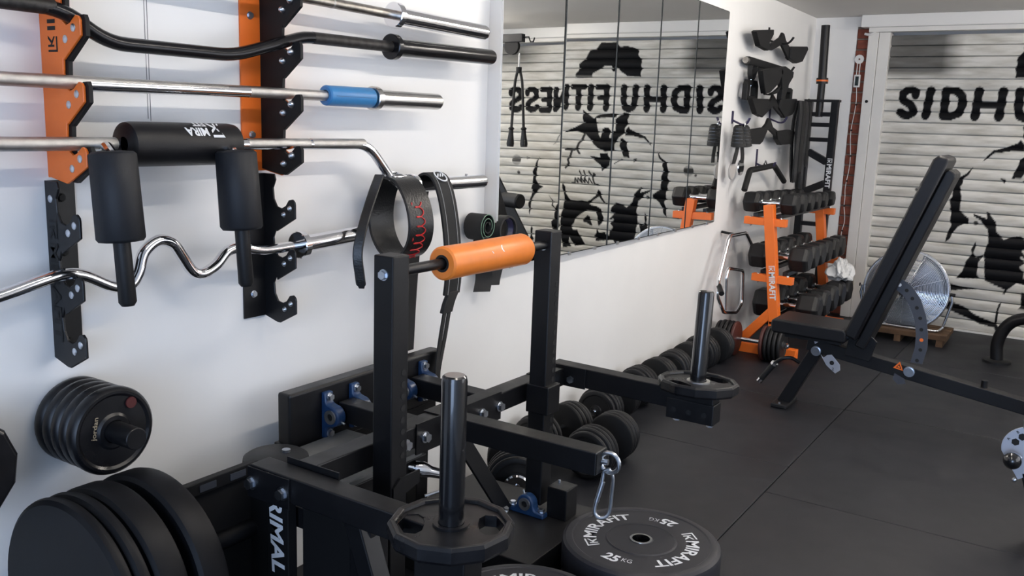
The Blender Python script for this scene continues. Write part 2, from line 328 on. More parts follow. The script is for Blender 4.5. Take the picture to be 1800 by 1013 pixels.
THIN= [(11, [(1838, 1278), (1855, 1244), (1891, 1202), (1911, 1154), (1949, 1142), (2020, 1149)]), (10, [(1911, 1154), (1879, 1115)]), (10, [(1953, 1142), (1966, 1097), (1992, 1061), (1978, 1028), (2011, 988)]), (8, [(1779, 964), (1750, 925), (1721, 940), (1733, 949), (1742, 918), (1720, 858), (1689, 854)]), (7, [(1829, 968), (1815, 928), (1824, 879)]), (7, [(1871, 965), (1853, 925), (1858, 877)]), (6, [(1743, 864), (1776, 909), (1781, 861), (1813, 900), (1815, 866), (1852, 905), (1842, 864), (1883, 903), (1884, 862), (1910, 901), (1911, 860), (1942, 858)])]
BLOBS= [(876, 1021, 47), (813, 987, 14), (2521, 1058, 50), (2410, 1080, 14), (2495, 946, 19), (1220, 779, 18)]

SGL = [(1,.78),(.97,.92),(.72,1),(.38,.99),(.1,.86),(.06,.68),(.28,.55),(.66,.42),(.95,.27),(.9,.1),(.6,0),(.25,.02),(0,.16)]
DGL = [(.12,0),(.12,1),(.6,.98),(.92,.74),(.95,.4),(.78,.12),(.45,.0),(.12,.0)]
ZB, ZT = 1.505, 1.688
def gl(pts, x0, x1): return [(x0+(x1-x0)*a, ZB+(ZT-ZB)*b) for a, b in pts]
W_ = .028
LET = [(W_, gl(SGL, .645, .735)), (W_, gl([(.62,1),(.4,0)], .785, .86)), (W_, gl(DGL, .915, 1.05)),
  (W_, gl([(0,0),(.05,1)], 1.13, 1.285)), (W_, gl([(.95,0),(1,1)], 1.13, 1.285)), (W_*.8, gl([(0,.46),(1,.46)], 1.13, 1.285)),
  (W_, gl([(0,1),(.02,.35),(.2,.06),(.5,-.02),(.8,.06),(.97,.35),(1,1)], 1.385, 1.492)),
  (W_, gl([(0,0),(0,1)], 1.65, 1.74)), (W_*.9, gl([(0,1),(1,1)], 1.65, 1.735)), (W_*.8, gl([(0,.48),(.75,.5)], 1.65, 1.735)),
  (W_, gl([(0,0),(0,1)], 1.80, 1.9)), (W_, gl([(0,0),(0,.95)], 1.916, 2.0)), (W_*.9, gl([(0,1),(1,1)], 1.862, 1.972)),
  (W_*.9, gl([(0,0),(0,1),(1,.02),(1,1)], 2.035, 2.135)),
  (W_, gl([(0,0),(0,1)], 2.20, 2.28)), (W_*.9, gl([(0,1),(1,1)], 2.20, 2.275)), (W_*.8, gl([(0,.5),(.8,.5)], 2.20, 2.275)), (W_*.9, gl([(0,0),(1,0)], 2.20, 2.28)),
  (W_*.92, gl(SGL, 2.325, 2.425)), (W_, gl(SGL, 2.485, 2.595))]
def inpoly(X, Z, P):
    P = np.array(P)/1000.; ins = np.zeros(X.shape, bool); n = len(P)
    bb = (X > P[:,0].min()) & (X < P[:,0].max()) & (Z > P[:,1].min()) & (Z < P[:,1].max())
    if not bb.any(): return ins
    x, z = X[bb], Z[bb]; r = np.zeros(x.shape, bool)
    for i in range(n):
        x1, z1 = P[i]; x2, z2 = P[(i+1) % n]
        c = (z1 > z) != (z2 > z)
        if z1 != z2: r ^= c & (x < (x2-x1)*(z-z1)/(z2-z1)+x1)
    ins[bb] = r; return ins
def dist(X, Z, pts):
    d = np.full(X.shape, 9.)
    for (x1, z1), (x2, z2) in zip(pts[:-1], pts[1:]):
        ux, uz = x2-x1, z2-z1; L = ux*ux+uz*uz + 1e-12
        t = np.clip(((X-x1)*ux+(Z-z1)*uz)/L, 0, 1); d = np.minimum(d, np.hypot(X-x1-t*ux, Z-z1-t*uz))
    return d
def paint(X, Z):
    m = np.zeros(X.shape)
    for dx, dz in ((-.0012,-.0012),(.0012,-.0012),(-.0012,.0012),(.0012,.0012)):
        a = np.zeros(X.shape, bool)
        for P in POLYS: a |= inpoly(X+dx, Z+dz, P)
        m += a*.25
    # soft lower fringe of the hair
    hz = np.clip((Z-1.74)/.05, 0, 1); hair = (X > 1.45) & (X < 2.05) & (Z < 1.80) & (Z > 1.72); m = np.where(hair, m*np.clip(hz+.1, 0, 1), m)
    ph = np.cos(2*math.pi*(Z/PITCH))
    near = (Z > 1.44) & (Z < 1.75)
    L = np.zeros(X.shape); Xn, Zn = X[near], Z[near]; ln = np.zeros(Xn.shape)
    for w_, pts in LET: ln = np.maximum(ln, np.clip((w_*(1+.10*ph[near]) - dist(Xn, Zn, pts))/.004+.5, 0, 1))
    L[near] = ln; m = np.maximum(m, L)
    for w_, pts in THIN:
        pts = [(a/1000, b/1000) for a, b in pts]; m = np.maximum(m, np.clip((w_/1000.-dist(X, Z, pts))/.003+.5, 0, 1)*.95)
    for a, b, r in BLOBS:
        d = np.hypot(X-a/1000, Z-b/1000); m = np.maximum(m, np.clip((r/1000-d)/.006, 0, 1)*(.45+.45*(np.cos((Z-b/1000)/PITCH*6.3) > .2)))
    # soft grey spray clouds in the upper corners and low down
    def cloud(x0, x1, z0, z1, s, k): return k*np.clip((X-x0)/s, 0, 1)*np.clip((x1-X)/s, 0, 1)*np.clip((Z-z0)/(s*.35), 0, 1)*np.clip((z1-Z)/s, 0, 1)
    m = np.maximum(m, cloud(.30, 1.02, 1.77, 2.4, .14, .78)); m = np.maximum(m, cloud(2.20, 3.3, 1.86, 2.5, .30, .62))
    m = np.maximum(m, cloud(.3, .82, 1.05, 1.45, .30, .28)); m = np.maximum(m, cloud(.2, 1.0, -.4, .45, .4, .35))
    return m
XS0, XS1, DX = .52, 2.92, .005
xs = np.arange(XS0, XS1+DX/2, DX); NX = len(xs)
prof = [(0, .034), (.05, .034), (.058, .003), (.12, .001), (.20, -.0015), (.32, -.004), (.45, -.0055), (.58, -.0055), (.70, -.004), (.80, -.0015), (.88, .001), (.945, .003), (.953, .034), (1, .034)]
slats = int(round(2.09/PITCH)); roller = thing('roller_shutter', 'white roller shutter spray-painted with black mural and SIDHU FITNESS lettering', 'roller shutter', (1.7, YS+.03, 0))
ro = ROOT[roller.name]
for k in range(slats):
    z0 = .012 + k*PITCH; rows = [(z0 + t*PITCH, YS+.03+d) for t, d in prof]
    nr = len(rows); Z = np.repeat([r[0] for r in rows], NX); Y = np.repeat([r[1] for r in rows], NX); X = np.tile(xs, nr)
    P = paint(X, Z)
    co = np.stack([X-ro.x, Y-ro.y, Z-ro.z], 1)
    i = np.arange(nr-1)[:, None]*NX + np.arange(NX-1)[None, :]; i = i.ravel()
    quads = np.stack([i, i+1, i+NX+1, i+NX], 1)
    me = bpy.data.meshes.new('slat'); me.vertices.add(len(co)); me.vertices.foreach_set('co', co.ravel())
    me.loops.add(quads.size); me.loops.foreach_set('vertex_index', quads.ravel().astype(np.int32))
    me.polygons.add(len(quads)); me.polygons.foreach_set('loop_start', np.arange(0, quads.size, 4, dtype=np.int32))
    me.update(calc_edges=True); me.polygons.foreach_set('use_smooth', [True]*len(quads)); me.set_sharp_from_angle(angle=math.radians(40))
    a = me.attributes.new('paint', 'FLOAT', 'POINT'); a.data.foreach_set('value', P.astype(np.float32))
    me.materials.append(PM); ob = bpy.data.objects.new('slat', me); COL.objects.link(ob); ob.parent = roller
MB().box(XS0, XS1, YS+.018, YS+.05, .0, .014).build('bottom_bar', TRIM, roller, smooth=False)

# ---------------------------------------------------------------- mirrors on the left wall
ME = [2.737, 3.205, 3.680, 4.158, 4.652, 5.142]; MZ0, MZ1 = .822, 2.025
def mx_(y): return .012 + .019*(5.18-y)
MN = ['leftmost wall mirror panel, beside the barbell rack', 'second wall mirror panel from the barbell rack', 'middle one of the five wall mirror panels', 'fourth wall mirror panel from the barbell rack', 'rightmost wall mirror panel, beside the cable handles']
for i in range(5):
    a, b = ME[i]+.0085, ME[i+1]-.0085
    t = thing('wall_mirror', MN[i], 'mirror', (mx_((a+b)/2), (a+b)/2, MZ0), 'tall wall mirror panels in a row')
    tilt = (.0058 if i == 0 else 0.0)
    def xz(y, z): return mx_(y) + tilt*(z-1.42)*-1
    m = MB(); q = [(a, MZ0), (b, MZ0), (b, MZ1), (a, MZ1)]
    m.add([(xz(y, z), y, z) for y, z in q] + [(xz(y, z)-.004, y, z) for y, z in q], [(3,2,1,0),(4,5,6,7),(0,1,5,4),(1,2,6,5),(2,3,7,6),(3,0,4,7)])
    m.build('glass', MIRROR, t, smooth=False)
    m = MB(); e = .005; q = [(a-e, MZ0-e), (b+e, MZ0-e), (b+e, MZ1+e), (a-e, MZ1+e)]
    m.add([(xz(y, z)-.0045, y, z) for y, z in q] + [(.0005, y, z) for y, z in q], [(3,2,1,0),(4,5,6,7),(0,1,5,4),(1,2,6,5),(2,3,7,6),(3,0,4,7)])
    m.build('backing_board', MEDGE if i else TRIM, t, smooth=False)
    for yy in ((a+b)/2-.12, (a+b)/2+.12):
        MB().box(mx_(yy)-.004, mx_(yy)+.003, yy-.009, yy+.009, MZ0-.011, MZ0+.004).build('clip', STEEL, t, smooth=False)
# ---------------------------------------------------------------- ceiling tube lights, out of view
for i, (x, y0, y1) in enumerate(TUBES):
    t = thing('ceiling_tube_light', ['long white tube light on the ceiling near the barbell rack', 'long white tube light on the ceiling in front of the mirrors', 'long white tube light on the ceiling near the shutter'][i], 'ceiling light', (x, (y0+y1)/2, ZC))
    MB().box(x-.022, x+.022, y0-.03, y1+.03, ZC-.030, ZC-.0005).build('housing', WHITEPL, t, smooth=False, bevel=.004)
    for yy in (y0-.012, y1+.012): MB().box(x-.012, x+.012, yy-.010, yy+.010, ZC-.075, ZC-.030).build('lamp_holder', WHITEPL, t, smooth=False)
    MB().cyl((x, y0, ZC-.058), (x, y1, ZC-.058), .013, 12).build('tube', emit('tube_light', TUBE_COL, TUBE_W[i]/(math.pi*2*math.pi*.013*(y1-y0))), t)
# ---------------------------------------------------------------- key-shaped hook and lights cord on the brick edge
t = thing('hanging_key_tag', 'white key-shaped tag with small dark display on the brick edge', 'key tag', (.335, YS-.005, 1.70))
m = MB(); m.ring((.335, YS-.016, 1.90), (.335, YS-.006, 1.90), .032, .007, 20); m.build('key_bow', WHITEPL, t)
m = MB(); m.box(.322, .327, YS-.013, YS-.006, 1.79, 1.872); m.box(.341, .346, YS-.013, YS-.006, 1.79, 1.872); m.build('key_stem', WHITEPL, t, smooth=False)
MB().box(.312, .356, YS-.022, YS-.006, 1.70, 1.79).build('case', WHITEPL, t, smooth=False, bevel=.004)
MB().box(.322, .346, YS-.0225, YS-.0218, 1.712, 1.778).build('display', SCREEN, t, smooth=False)
t = thing('fairy_light_cord', 'thin white fairy light cord with dark bulbs down the brick edge', 'light cord', (.34, YS-.01, .5))
pts = [(.334 + .008*math.sin(k*.9) + (.0 if k < 12 else .004*math.sin(k*2.1)), YS-.010, 1.70 - k*.062) for k in range(21)]
MB().tube(smooth_path(pts, 4), .0028, 6).build('wire', WHITEPL, t)
for k in range(2, 20, 3): MB().sphere((pts[k][0]+.004, YS-.013, pts[k][2]), .007, 8, 6).build('bulb', BLACKM, t)
# loose cable under the shutter box and pencil marks on the left wall
tag(MB().tube(smooth_path([(.36, YS-.035, 2.075), (.40, YS-.04, 2.07), (.43, YS-.04, 2.09), (.45, YS-.045, 2.112)], 5), .009, 8).build('loose_cable', WHITEPL), 'short bent white cable under the left end of the shutter box', 'cable')
# ================================================================ BARBELL WALL RACK
def hooks_orange(zs, zlo, zhi, g=0.):
    P = [(0, zhi), (.08, zhi)]
    for z in zs:
        P += [(.080+g, z+.05), (.078+g, z+.02), (.084, z-.008-g), (.097, z-.016-g), (.110, z-.012-g), (.131, z+.003), (.141+g, z+g), (.146+g, z-.006), (.146+g, z-.038), (.082+g, z-.085-g*.7)]
    P[-1] = (.086+g, zs[-1]-.070-g); P += [(.070, zlo), (0, zlo+.012)]
    return P
def hooks_black(zs, zlo, zhi):
    P = [(0, zhi), (.045, zhi)]
    for z in zs:
        P += [(.050, z+.052), (.040, z+.03), (.043, z+.0), (.055, z-.020), (.072, z-.024), (.088, z-.016), (.100, z+.0), (.114, z+.003), (.122, z-.004), (.124, z-.012), (.124, z-.048), (.052, z-.088)]
    P[-1] = (.062, zlo-.004); P += [(.05, zlo-.004), (0, zlo+.01)]
    return P
UZ = [1.931, 1.800, 1.669, 1.541, 1.409, 1.277]; LZ = [1.136, 1.002, .876]
def bracket(y, s, upper, label):     # s=+1: flange towards +y (left one); s=-1: flange towards -y (right one)
    zlo, zhi, zs = (1.200, 1.99, UZ) if upper else (.800, 1.203, LZ)
    t = thing('barbell_wall_bracket', label, 'barbell rack', (0, y, zlo), 'brackets of the barbell wall rack')
    fw_ = .065 if s > 0 else .08; C_ = ORANGE if upper else BLACK
    poly = hooks_orange(zs, zlo, zhi) if upper else hooks_black(zs, zlo, zhi)
    MB().prism(poly, (0, y, 0), (1,0,0), (0,0,1), (0, s*.006, 0)).build('side_plate', C_, t, smooth=False, bevel=.0012, seg=1)
    if upper:
        MB().prism(hooks_orange(zs, zlo+.004, zhi, .004), (.006, y+s*.0065, 0), (1,0,0), (0,0,1), (0, s*.009, 0)).build('hook_liner', BLACKM, t, smooth=False)
    y0, y1 = sorted((y+s*.0005, y+s*fw_))
    MB().box(.0005, .0055, y0, y1, zlo+.01, zhi).build('wall_flange', C_, t, smooth=False)
    inner = s < 0
    for z in zs:
        for bx_, bz in ((.122, z-.022), (.092, z-.044)) if upper else ((.104, z-.022), (.080, z-.040)):
            if s > 0: dome((bx_, y, bz), (0,-1,0), .0085, .003).build('bolt', ZINC, t); 
            if s > 0 and upper: dome((bx_+.012, y+.016, bz), (0,1,0), .007, .008).build('nut', ZINC, t)
            if s < 0: dome((bx_, y-(.0155 if upper else .0), bz), (0,-1,0), .0095, .011).build('nut', ZINC, t)
    ym = y + s*fw_*.5
    for z in ([1.90, 1.61, 1.305] if upper else [1.165, 1.045, .925, .842] if s > 0 else [.875]):
        hexbolt((.0055, ym - (.008 if s < 0 else 0), z), (1,0,0), .008, .007).build('wall_bolt', ZINC if not (s > 0) else BLACKM, t)
    if s > 0 and not upper:
        dome((.020, y, 1.165), (0,-1,0), .0085, .003).build('bolt', ZINC, t)
        lettering('lettering', 'MIRAFIT', (.026, y-.0004, .985), (0,0,-1), (1,0,0), .028, ENGR, t, bold=.03, width=.27, logo=True)
    if s > 0 and upper:
        m = MB()
        for P in LOGO: m.add([(.030+.034*b, y-.0005, 1.472+.034*a) for a, b in [(p[0], p[1]) for p in P]], [tuple(range(len(P)))])
        m.box(.030, .058, y-.0006, y-.0001, 1.516, 1.524); m.box(.030, .058, y-.0006, y-.0001, 1.530, 1.538)
        m.build('maker_mark', ENGR, t, smooth=False)
    return t
bracket(1.085, 1, True, 'orange upper wall bracket of the barbell rack, left one')
bracket(1.075, 1, False, 'black lower wall bracket with cut-out lettering, under the left orange one')
bracket(1.690, -1, True, 'orange and black upper wall bracket of the barbell rack, right one')
bracket(1.686, -1, False, 'black lower wall bracket under the right orange one')

# ---------------------------------------------------------------- bars
def sleeve(t, p, q, mt, r=.025, rc=.037, cw=.022, nm='sleeve'):
    p, q = V3(p), V3(q); d = (q-p).normalized()
    MB().lathe(p, p+d*cw, [(0, rc*.93), (.08, rc), (.92, rc), (1, rc*.95)], 36).build('collar', mt, t, angle=28)
    MB().lathe(p+d*cw, q, [(0, r), (.985, r), (1, r*.94)], 36).build(nm, mt, t, angle=12)
XB = .105
t = thing('barbell', 'chrome barbell on the topmost visible hooks with worn shaft, partly out of frame', 'barbell', (XB, 1.7, 1.669))
zt = 1.672
MB().cyl((XB, .2, zt), (XB, 2.09, zt-.012), .0140, 16).build('shaft', WORN, t)
MB().cyl((XB, 1.835, zt-.0105), (XB, 1.842, zt-.0106), .0144, 16).build('knurl_mark', STEEL, t)
sleeve(t, (XB, 2.09, zt-.012), (XB, 2.56, zt-.017), CHROME)
t = thing('cambered_barbell', 'black cambered barbell with dropped middle section and black sleeve', 'barbell', (XB, 1.6, 1.55))
zc = 1.556
pts = fillet([(XB, .3, zc), (XB, 1.075, zc), (XB+.004, 1.165, 1.497), (XB+.004, 1.500, 1.497), (XB, 1.735, zc+.007), (XB, 1.80, zc+.008), (XB, 2.08, zc+.012)], .05, 6)
MB().tube(pts, .0155, 16).build('shaft', BARBLACK, t)
MB().cyl((XB, 1.765, zc+.0075), (XB, 2.08, zc+.012), .0159, 16).build('worn_grip', BARWORN, t)
MB().cyl((XB, .5, zc), (XB, 1.055, zc), .0159, 16).build('worn_grip', BARWORN, t)
sleeve(t, (XB, 2.08, zc+.012), (XB, 2.605, zc+.022), BARBLACK, .0252, .0372)
t = thing('barbell', 'straight chrome barbell wearing a blue grip sleeve beside its collar', 'barbell', (XB, 1.6, 1.41))
MB().cyl((XB, .2, 1.406), (XB, 2.0, 1.416), .0142, 16).build('shaft', STEEL, t)
MB().cyl((XB, 1.115, 1.4091), (XB, 1.545, 1.413), .0146, 16).build('smooth_centre', CHROME, t)
sleeve(t, (XB, 2.0, 1.416), (XB, 2.312, 1.417), BRUSHED, .0248, .034)
g = thing('bar_grip', 'blue rubber bar grip clipped on the straight chrome barbell', 'bar grip', (XB, 1.9, 1.416))
MB().lathe((XB, 1.812, 1.416), (XB, 1.995, 1.4165), [(0, .0150), (0, .024), (.02, .0275), (.98, .0285), (1, .027), (1, .0150)], 28, False).build('grip_body', BLUEP, g)
MB().box(XB+.0235, XB+.0285, 1.83, 1.985, 1.4150, 1.4158).build('seam', BLUEC, g, smooth=False)
# safety squat bar
t = thing('safety_squat_bar', 'chrome safety squat bar with black padded yoke and two padded handles', 'barbell', (XB, 1.33, 1.285))
zs_ = 1.285
pts = fillet([(XB, .35, zs_), (XB, 1.985, zs_-.001), (XB+.005, 2.105, zs_-.125), (XB+.005, 2.20, zs_-.128)], .05, 8)
MB().tube(pts, .0142, 16).build('shaft', CHROME, t)
MB().cyl((XB, .3, zs_), (XB, 1.178, zs_), .0146, 16).build('knurled_grip', STEEL, t)
for a, b in ((1.537, 1.748), (1.757, 1.965)): MB().cyl((XB, a, zs_), (XB, b, zs_), .0146, 16).build('knurled_grip', STEEL, t)
sleeve(t, (XB+.005, 2.17, zs_-.128), (XB+.005, 2.57, zs_-.128), CHROME, .0225, .036)
MB().cyl((XB+.005, 2.47, zs_-.1085), (XB+.005, 2.47, zs_-.100), .005, 10).build('peg', CHROME, t)
pad = MB().lathe((XB+.012, 1.190, zs_), (XB+.012, 1.485, zs_), [(0, .0160), (0, .040), (.015, .0475), (.06, .0495), (.94, .0495), (.985, .0475), (1, .040), (1, .016)], 36, False).build('yoke_pad', VINYL, t)
def padtext2(body, y0, ang, h, wd):
    def c(a, b):      # upside-down lettering: tops of the letters point down the pad
        an = math.radians(ang) - b/.0497
        return V3((XB+.012+(.0514)*math.cos(an), y0 - a, zs_+(.0514)*math.sin(an)))
    return lettering('lettering', body, (0,0,0), (0,1,0), (0,0,1), h, WHITEP, pad, bold=.035, width=wd, curve=c)
padtext2('MIRA', 1.352, 36, .021, .062)
padtext2('FIT', 1.368, 66, .019, .036)
m = MB()
for P in LOGO:
    m.add([(XB+.012+(.0514)*math.cos(math.radians(36)-(b*.044-.010-.02)/.0497), 1.425-a*.036, zs_+(.0514)*math.sin(math.radians(36)-(b*.044-.010-.02)/.0497)) for a, b in P], [tuple(range(len(P)))])
m.build('maker_mark', WHITEP, pad, smooth=False)
for yc, yw in ((1.115, 0), (1.432, 1)):      # padded handles hanging forward
    MB().tube([(XB, yc+.04*(1-yw)-.0*yw, zs_-.01), (XB+.05, yc+.01, zs_-.004), (XB+.085, yc, zs_-.02)], .012, 10).build('handle_joint', CHROME, t)
    m = MB(); xc = XB+.085
    prof = [(0, .020), (.01, .042), (.04, .049), (.5, .050), (.95, .051), (.985, .046), (1, .020)]
    m.lathe((xc, yc, zs_-.010), (xc+.012, yc+.004, zs_-.200), prof, 10, True, .3); m.build('handle_pad', FOAM, t, angle=50)
    MB().lathe((xc+.012, yc+.004, zs_-.196), (xc+.022, yc+.006, zs_-.335), [(0, .0175), (.94, .0185), (1, .013)], 14).build('handle_grip', RUBBER, t)
# curl bar
t = thing('curl_bar', 'chrome zigzag curl bar on the lower black hooks', 'curl bar', (.09, 1.3, 1.0))
XE = .090
pts = smooth_path([(XE-.01, .60, .955), (XE-.01, .80, .962), (XE-.005, .915, .981), (XE, 1.00, 1.002), (XE, 1.055, 1.011), (XE, 1.10, 1.003), (XE, 1.165, .971), (XE+.005, 1.205, .968), (XE+.005, 1.228, .995), (XE, 1.247, 1.037), (XE, 1.285, 1.062), (XE, 1.325, 1.052), (XE, 1.352, 1.016), (XE, 1.378, .980), (XE, 1.408, .970), (XE, 1.45, .988), (XE, 1.485, 1.018), (XE, 1.53, 1.022), (XE, 1.60, 1.009), (XE, 1.72, 1.010)], 5)
MB().tube(pts, .0135, 14).build('shaft', CHROME, t)
sleeve(t, (XE, 1.720, 1.010), (XE, 1.950, 1.021), CHROME, .0235, .0375)

# ---------------------------------------------------------------- lifting belt and straps hung on the squat bar sleeve
t = thing('lifting_belt', 'black leather lifting belt with red script, looped over the squat bar sleeve', 'lifting belt', (.13, 2.1, 1.16))
loop = [(.100, 1.187), (.155, 1.175), (.200, 1.125), (.222, 1.06), (.215, 1.00), (.180, .957), (.130, .945), (.085, .962), (.050, 1.01), (.040, 1.07), (.055, 1.135), (.085, 1.182)]
lp = smooth_path([(x, 0, z) for x, z in loop + [loop[0]]], 6)
def bl(p): return V3((p.x, 2.105 + (.13-p.x)*.15, p.z))
band = MB().band([bl(p) for p in lp], (.012, .098, 0), .010).build('band', LEATHER, t, bevel=.002)
tail = smooth_path([(.098, 2.045, 1.192), (.125, 1.985, 1.14), (.145, 1.925, 1.06), (.150, 1.895, .98), (.152, 1.902, .91), (.152, 1.910, .872)], 6)
MB().band(tail, [V3((.024, .016, 0))*(1 if k < len(tail)-2 else .6) for k in range(len(tail))], .009).build('belt_end', LEATHER, t, bevel=.003)
buck = MB(); buck.tube(fillet([(.085, 2.075, 1.197), (.085, 2.135, 1.197), (.13, 2.135, 1.186), (.13, 2.075, 1.186), (.085, 2.075, 1.197)], .008, 3), .004, 8); buck.build('buckle', CHROME, t)
sg = [[(tt_+.030*math.sin(2*math.pi*8*tt_), .42+(.36-.16*tt_)*math.cos(2*math.pi*8*tt_)) for tt_ in np.linspace(.0, 1, 90)], [(.02,1.0),(.10,.80),(.03,.55),(.12,.30),(.0,.06)], [(.0,.0),(.5,.02),(1.0,.08)]]
m = MB()
lpo = [bl(p) for p in lp]
def onbelt(a, b):     # a along the belt (outer face, front), b across
    i0, i1 = 13, 33; f = i0 + a*(i1-i0); k = max(0, min(len(lpo)-2, int(f))); p = lpo[k].lerp(lpo[k+1], f-k)
    d = (lpo[k+1]-lpo[k]).normalized(); n_ = V3((.012,.098,0)).normalized().cross(d) if False else d.cross(V3((.012,.098,0)).normalized())
    if n_.dot(p - V3((.13, 2.105, 1.065))) < 0: n_ = -n_
    return p + V3((.012,.098,0)).normalized()*(b-.5)*.07 + n_*.0062
for q in sg: m.tube([onbelt(max(0, min(1, 1-a)), b) for a, b in q], .0020, 5)
m.build('red_script', REDP, t)
t = thing('dip_belt', 'black webbing dip belt with round emblem, draped over the squat bar sleeve', 'dip belt', (.14, 2.3, 1.15))
dip = [(.045, .60), (.055, .80), (.065, 1.00), (.078, 1.145), (.110, 1.190), (.150, 1.180), (.172, 1.12), (.182, 1.03), (.183, .94), (.178, .86), (.170, .80)]
dp = smooth_path([(x, 2.27 + .05*min(1, max(0, (1.19-z)/.35))*(1 if x > .1 else -.4), z) for x, z in dip], 5)
wv = [V3((.0, .085*(1 if k > 12 else .7), 0)) for k in range(len(dp))]
MB().band(dp, wv, .008).build('padded_strap', WEB, t, bevel=.002)
m = MB()
for s in (-.025, .025): m.tube([p + V3((.005 if k > 22 else 0, s, 0)) for k, p in enumerate(dp) if k > 22], .0011, 4)
m.build('stitching', SCUFF, t)
m = MB(); m.ring((.150, 2.275, 1.1855), (.1512, 2.275, 1.187), .026, .021, 24)
for a in range(3): m.box(.1505, .1515, 2.258+a*.012, 2.264+a*.012, 1.179, 1.194)
em = m.build('emblem', WHITEP, t, smooth=False)
MB().band(smooth_path([(.170, 2.33, .81), (.168, 2.31, .775), (.165, 2.30, .74)], 4), (.0, .052, 0), .016).build('strap_keeper', WEB, t, bevel=.003)
for s in (-1, 1): MB().band(smooth_path([(.166, 2.305+s*.012, .75), (.165, 2.285+s*.012, .66), (.168, 2.262+s*.008, .58), (.175, 2.245+s*.004, .53)], 4), (.0, .016, 0), .005).build('tail_strap', WEB, t)
MB().tube(fillet([(.175, 2.243, .535), (.180, 2.249, .505), (.178, 2.235, .472), (.172, 2.228, .505), (.175, 2.243, .535)], .01, 4), .0035, 8).build('snap_hook', CHROME, t)
# head harness / rolled belt behind the roller
t = thing('rolled_strap', 'rolled black strap with pale stitched edges hanging behind the orange roller', 'strap', (.05, 2.64, 1.02))
sp = [(.055 + .0, 2.635 + (.012+.0024*a)*math.cos(a*1.15), .990 + (.012+.0024*a)*math.sin(a*1.15)*1.05) for a in np.linspace(0, 15, 60)]
MB().band(sp, (.075, 0, 0), .0035).build('coil', WEB, t)
MB().tube([(.0935, y, z) for x, y, z in sp[20:]], .0011, 4).build('stitching', GREEN, t)
MB().tube([(.003, 2.635, .992), (.06, 2.635, .992), (.10, 2.635, 1.002)], .006, 8).build('hanging_loop', BLACKM, t)
MB().band(smooth_path([(.05, 2.66, .945), (.055, 2.655, .87), (.05, 2.68, .80), (.055, 2.66, .745)], 5), (.04, .05, 0), .006).build('loose_end', WEB, t)
t = thing('head_harness', 'black head harness with blue-lined loop hanging behind the orange roller', 'harness', (.05, 2.8, 1.0))
hp = [(.05, 2.79+.055*math.sin(a), .965+.050*math.cos(a)) for a in np.linspace(-2.6, 2.6, 26)]
MB().band(hp, (.06, 0, 0), .008).build('head_loop', WEB, t)
MB().band([(.045, y*.86+2.79*.14, z*.86+.965*.14) for _, y, z in hp], (.05, 0, 0), .004).build('lining', PURPLE, t)
for a, b in ((2.745, .76), (2.815, .82), (2.70, .80)): MB().band(smooth_path([(.05, a+.02, .94), (.055, a+.025, .88), (.05, a, b+.03), (.053, a-.012, b)], 4), (.03, .045, 0), .006).build('dangling_strap', WEB, t)
MB().cyl((.0, 2.79, 1.005), (.07, 2.79, 1.010), .006, 10).build('wall_peg', BLACKM, t)

# ================================================================ PLATES ON WALL PEGS
def small_plate(name, label, x0, th, y, z, r, n=48, group=None, rim=True):
    t = thing(name, label, 'weight plate', (x0, y, z), group)
    MB().lathe((x0, y, z), (x0+th, y, z), [(0, .026), (0, r*.90), (.16, r*.975), (.36, r), (.64, r), (.84, r*.975), (1, r*.92), (1, r*.86), (.86, r*.80), (.86, r*.42), (1, r*.36), (1, .026), (0, .026)], n, False).build('disc', PLATE_R, t, angle=30)
    return t
PLN = ['small black plate flat against the wall, innermost on the left peg', 'second small black plate from the wall on the left peg', 'third small black plate from the wall on the left peg', 'fourth small black plate from the wall on the left peg', 'outermost small black plate with red oval emblem on the left peg']
yp, zp = 1.105, .665
for i in range(5):
    pt = small_plate('weight_plate', PLN[i], .012+i*.031, .029 if i < 4 else .033, yp, zp, .097 if i < 4 else .099, group='small plates on the wall peg')
lettering('lettering', 'jordan', (.169, yp-.048, zp+.018), (0, .18, 1), (0, -1, .18), .0105, GOLDP, pt, bold=.01, width=.050)
MB().lathe((.1665, yp+.042, zp+.056), (.1695, yp+.042, zp+.056), [(0, .013), (1, .0125)], 20).build('red_oval', REDDULL, pt)
t = thing('plate_peg', 'black wall peg holding the five small plates', 'plate peg', (0, yp, zp))
MB().cyl((.0065, yp, zp), (.245, yp, zp), .0245, 24).build('tube', BLACK, t, bevel=.002)
MB().box(.0005, .0065, yp-.05, yp+.05, zp-.05, zp+.05).build('back_plate', BLACK, t, smooth=False)
for i in range(2):
    t = thing('weight_plate', ['angular black plate at the left picture edge, nearest the wall', 'angular black plate at the left picture edge, outer one'][i], 'weight plate', (.02, .795, .652), 'angular plates at the left edge')
    x0 = .060+i*.046; MB().lathe((x0, .795, .652), (x0+.04, .795, .652), [(0, .026), (0, .108), (.2, .115), (.8, .115), (1, .108), (1, .026), (0, .026)], 12, False, .13).build('disc', PLATE_R, t, smooth=False, bevel=.003)
t = thing('plate_peg', 'black wall peg holding the angular plates at the left edge', 'plate peg', (0, .795, .652)); MB().cyl((.0, .795, .652), (.20, .795, .652), .0245, 24).build('tube', BLACK, t)
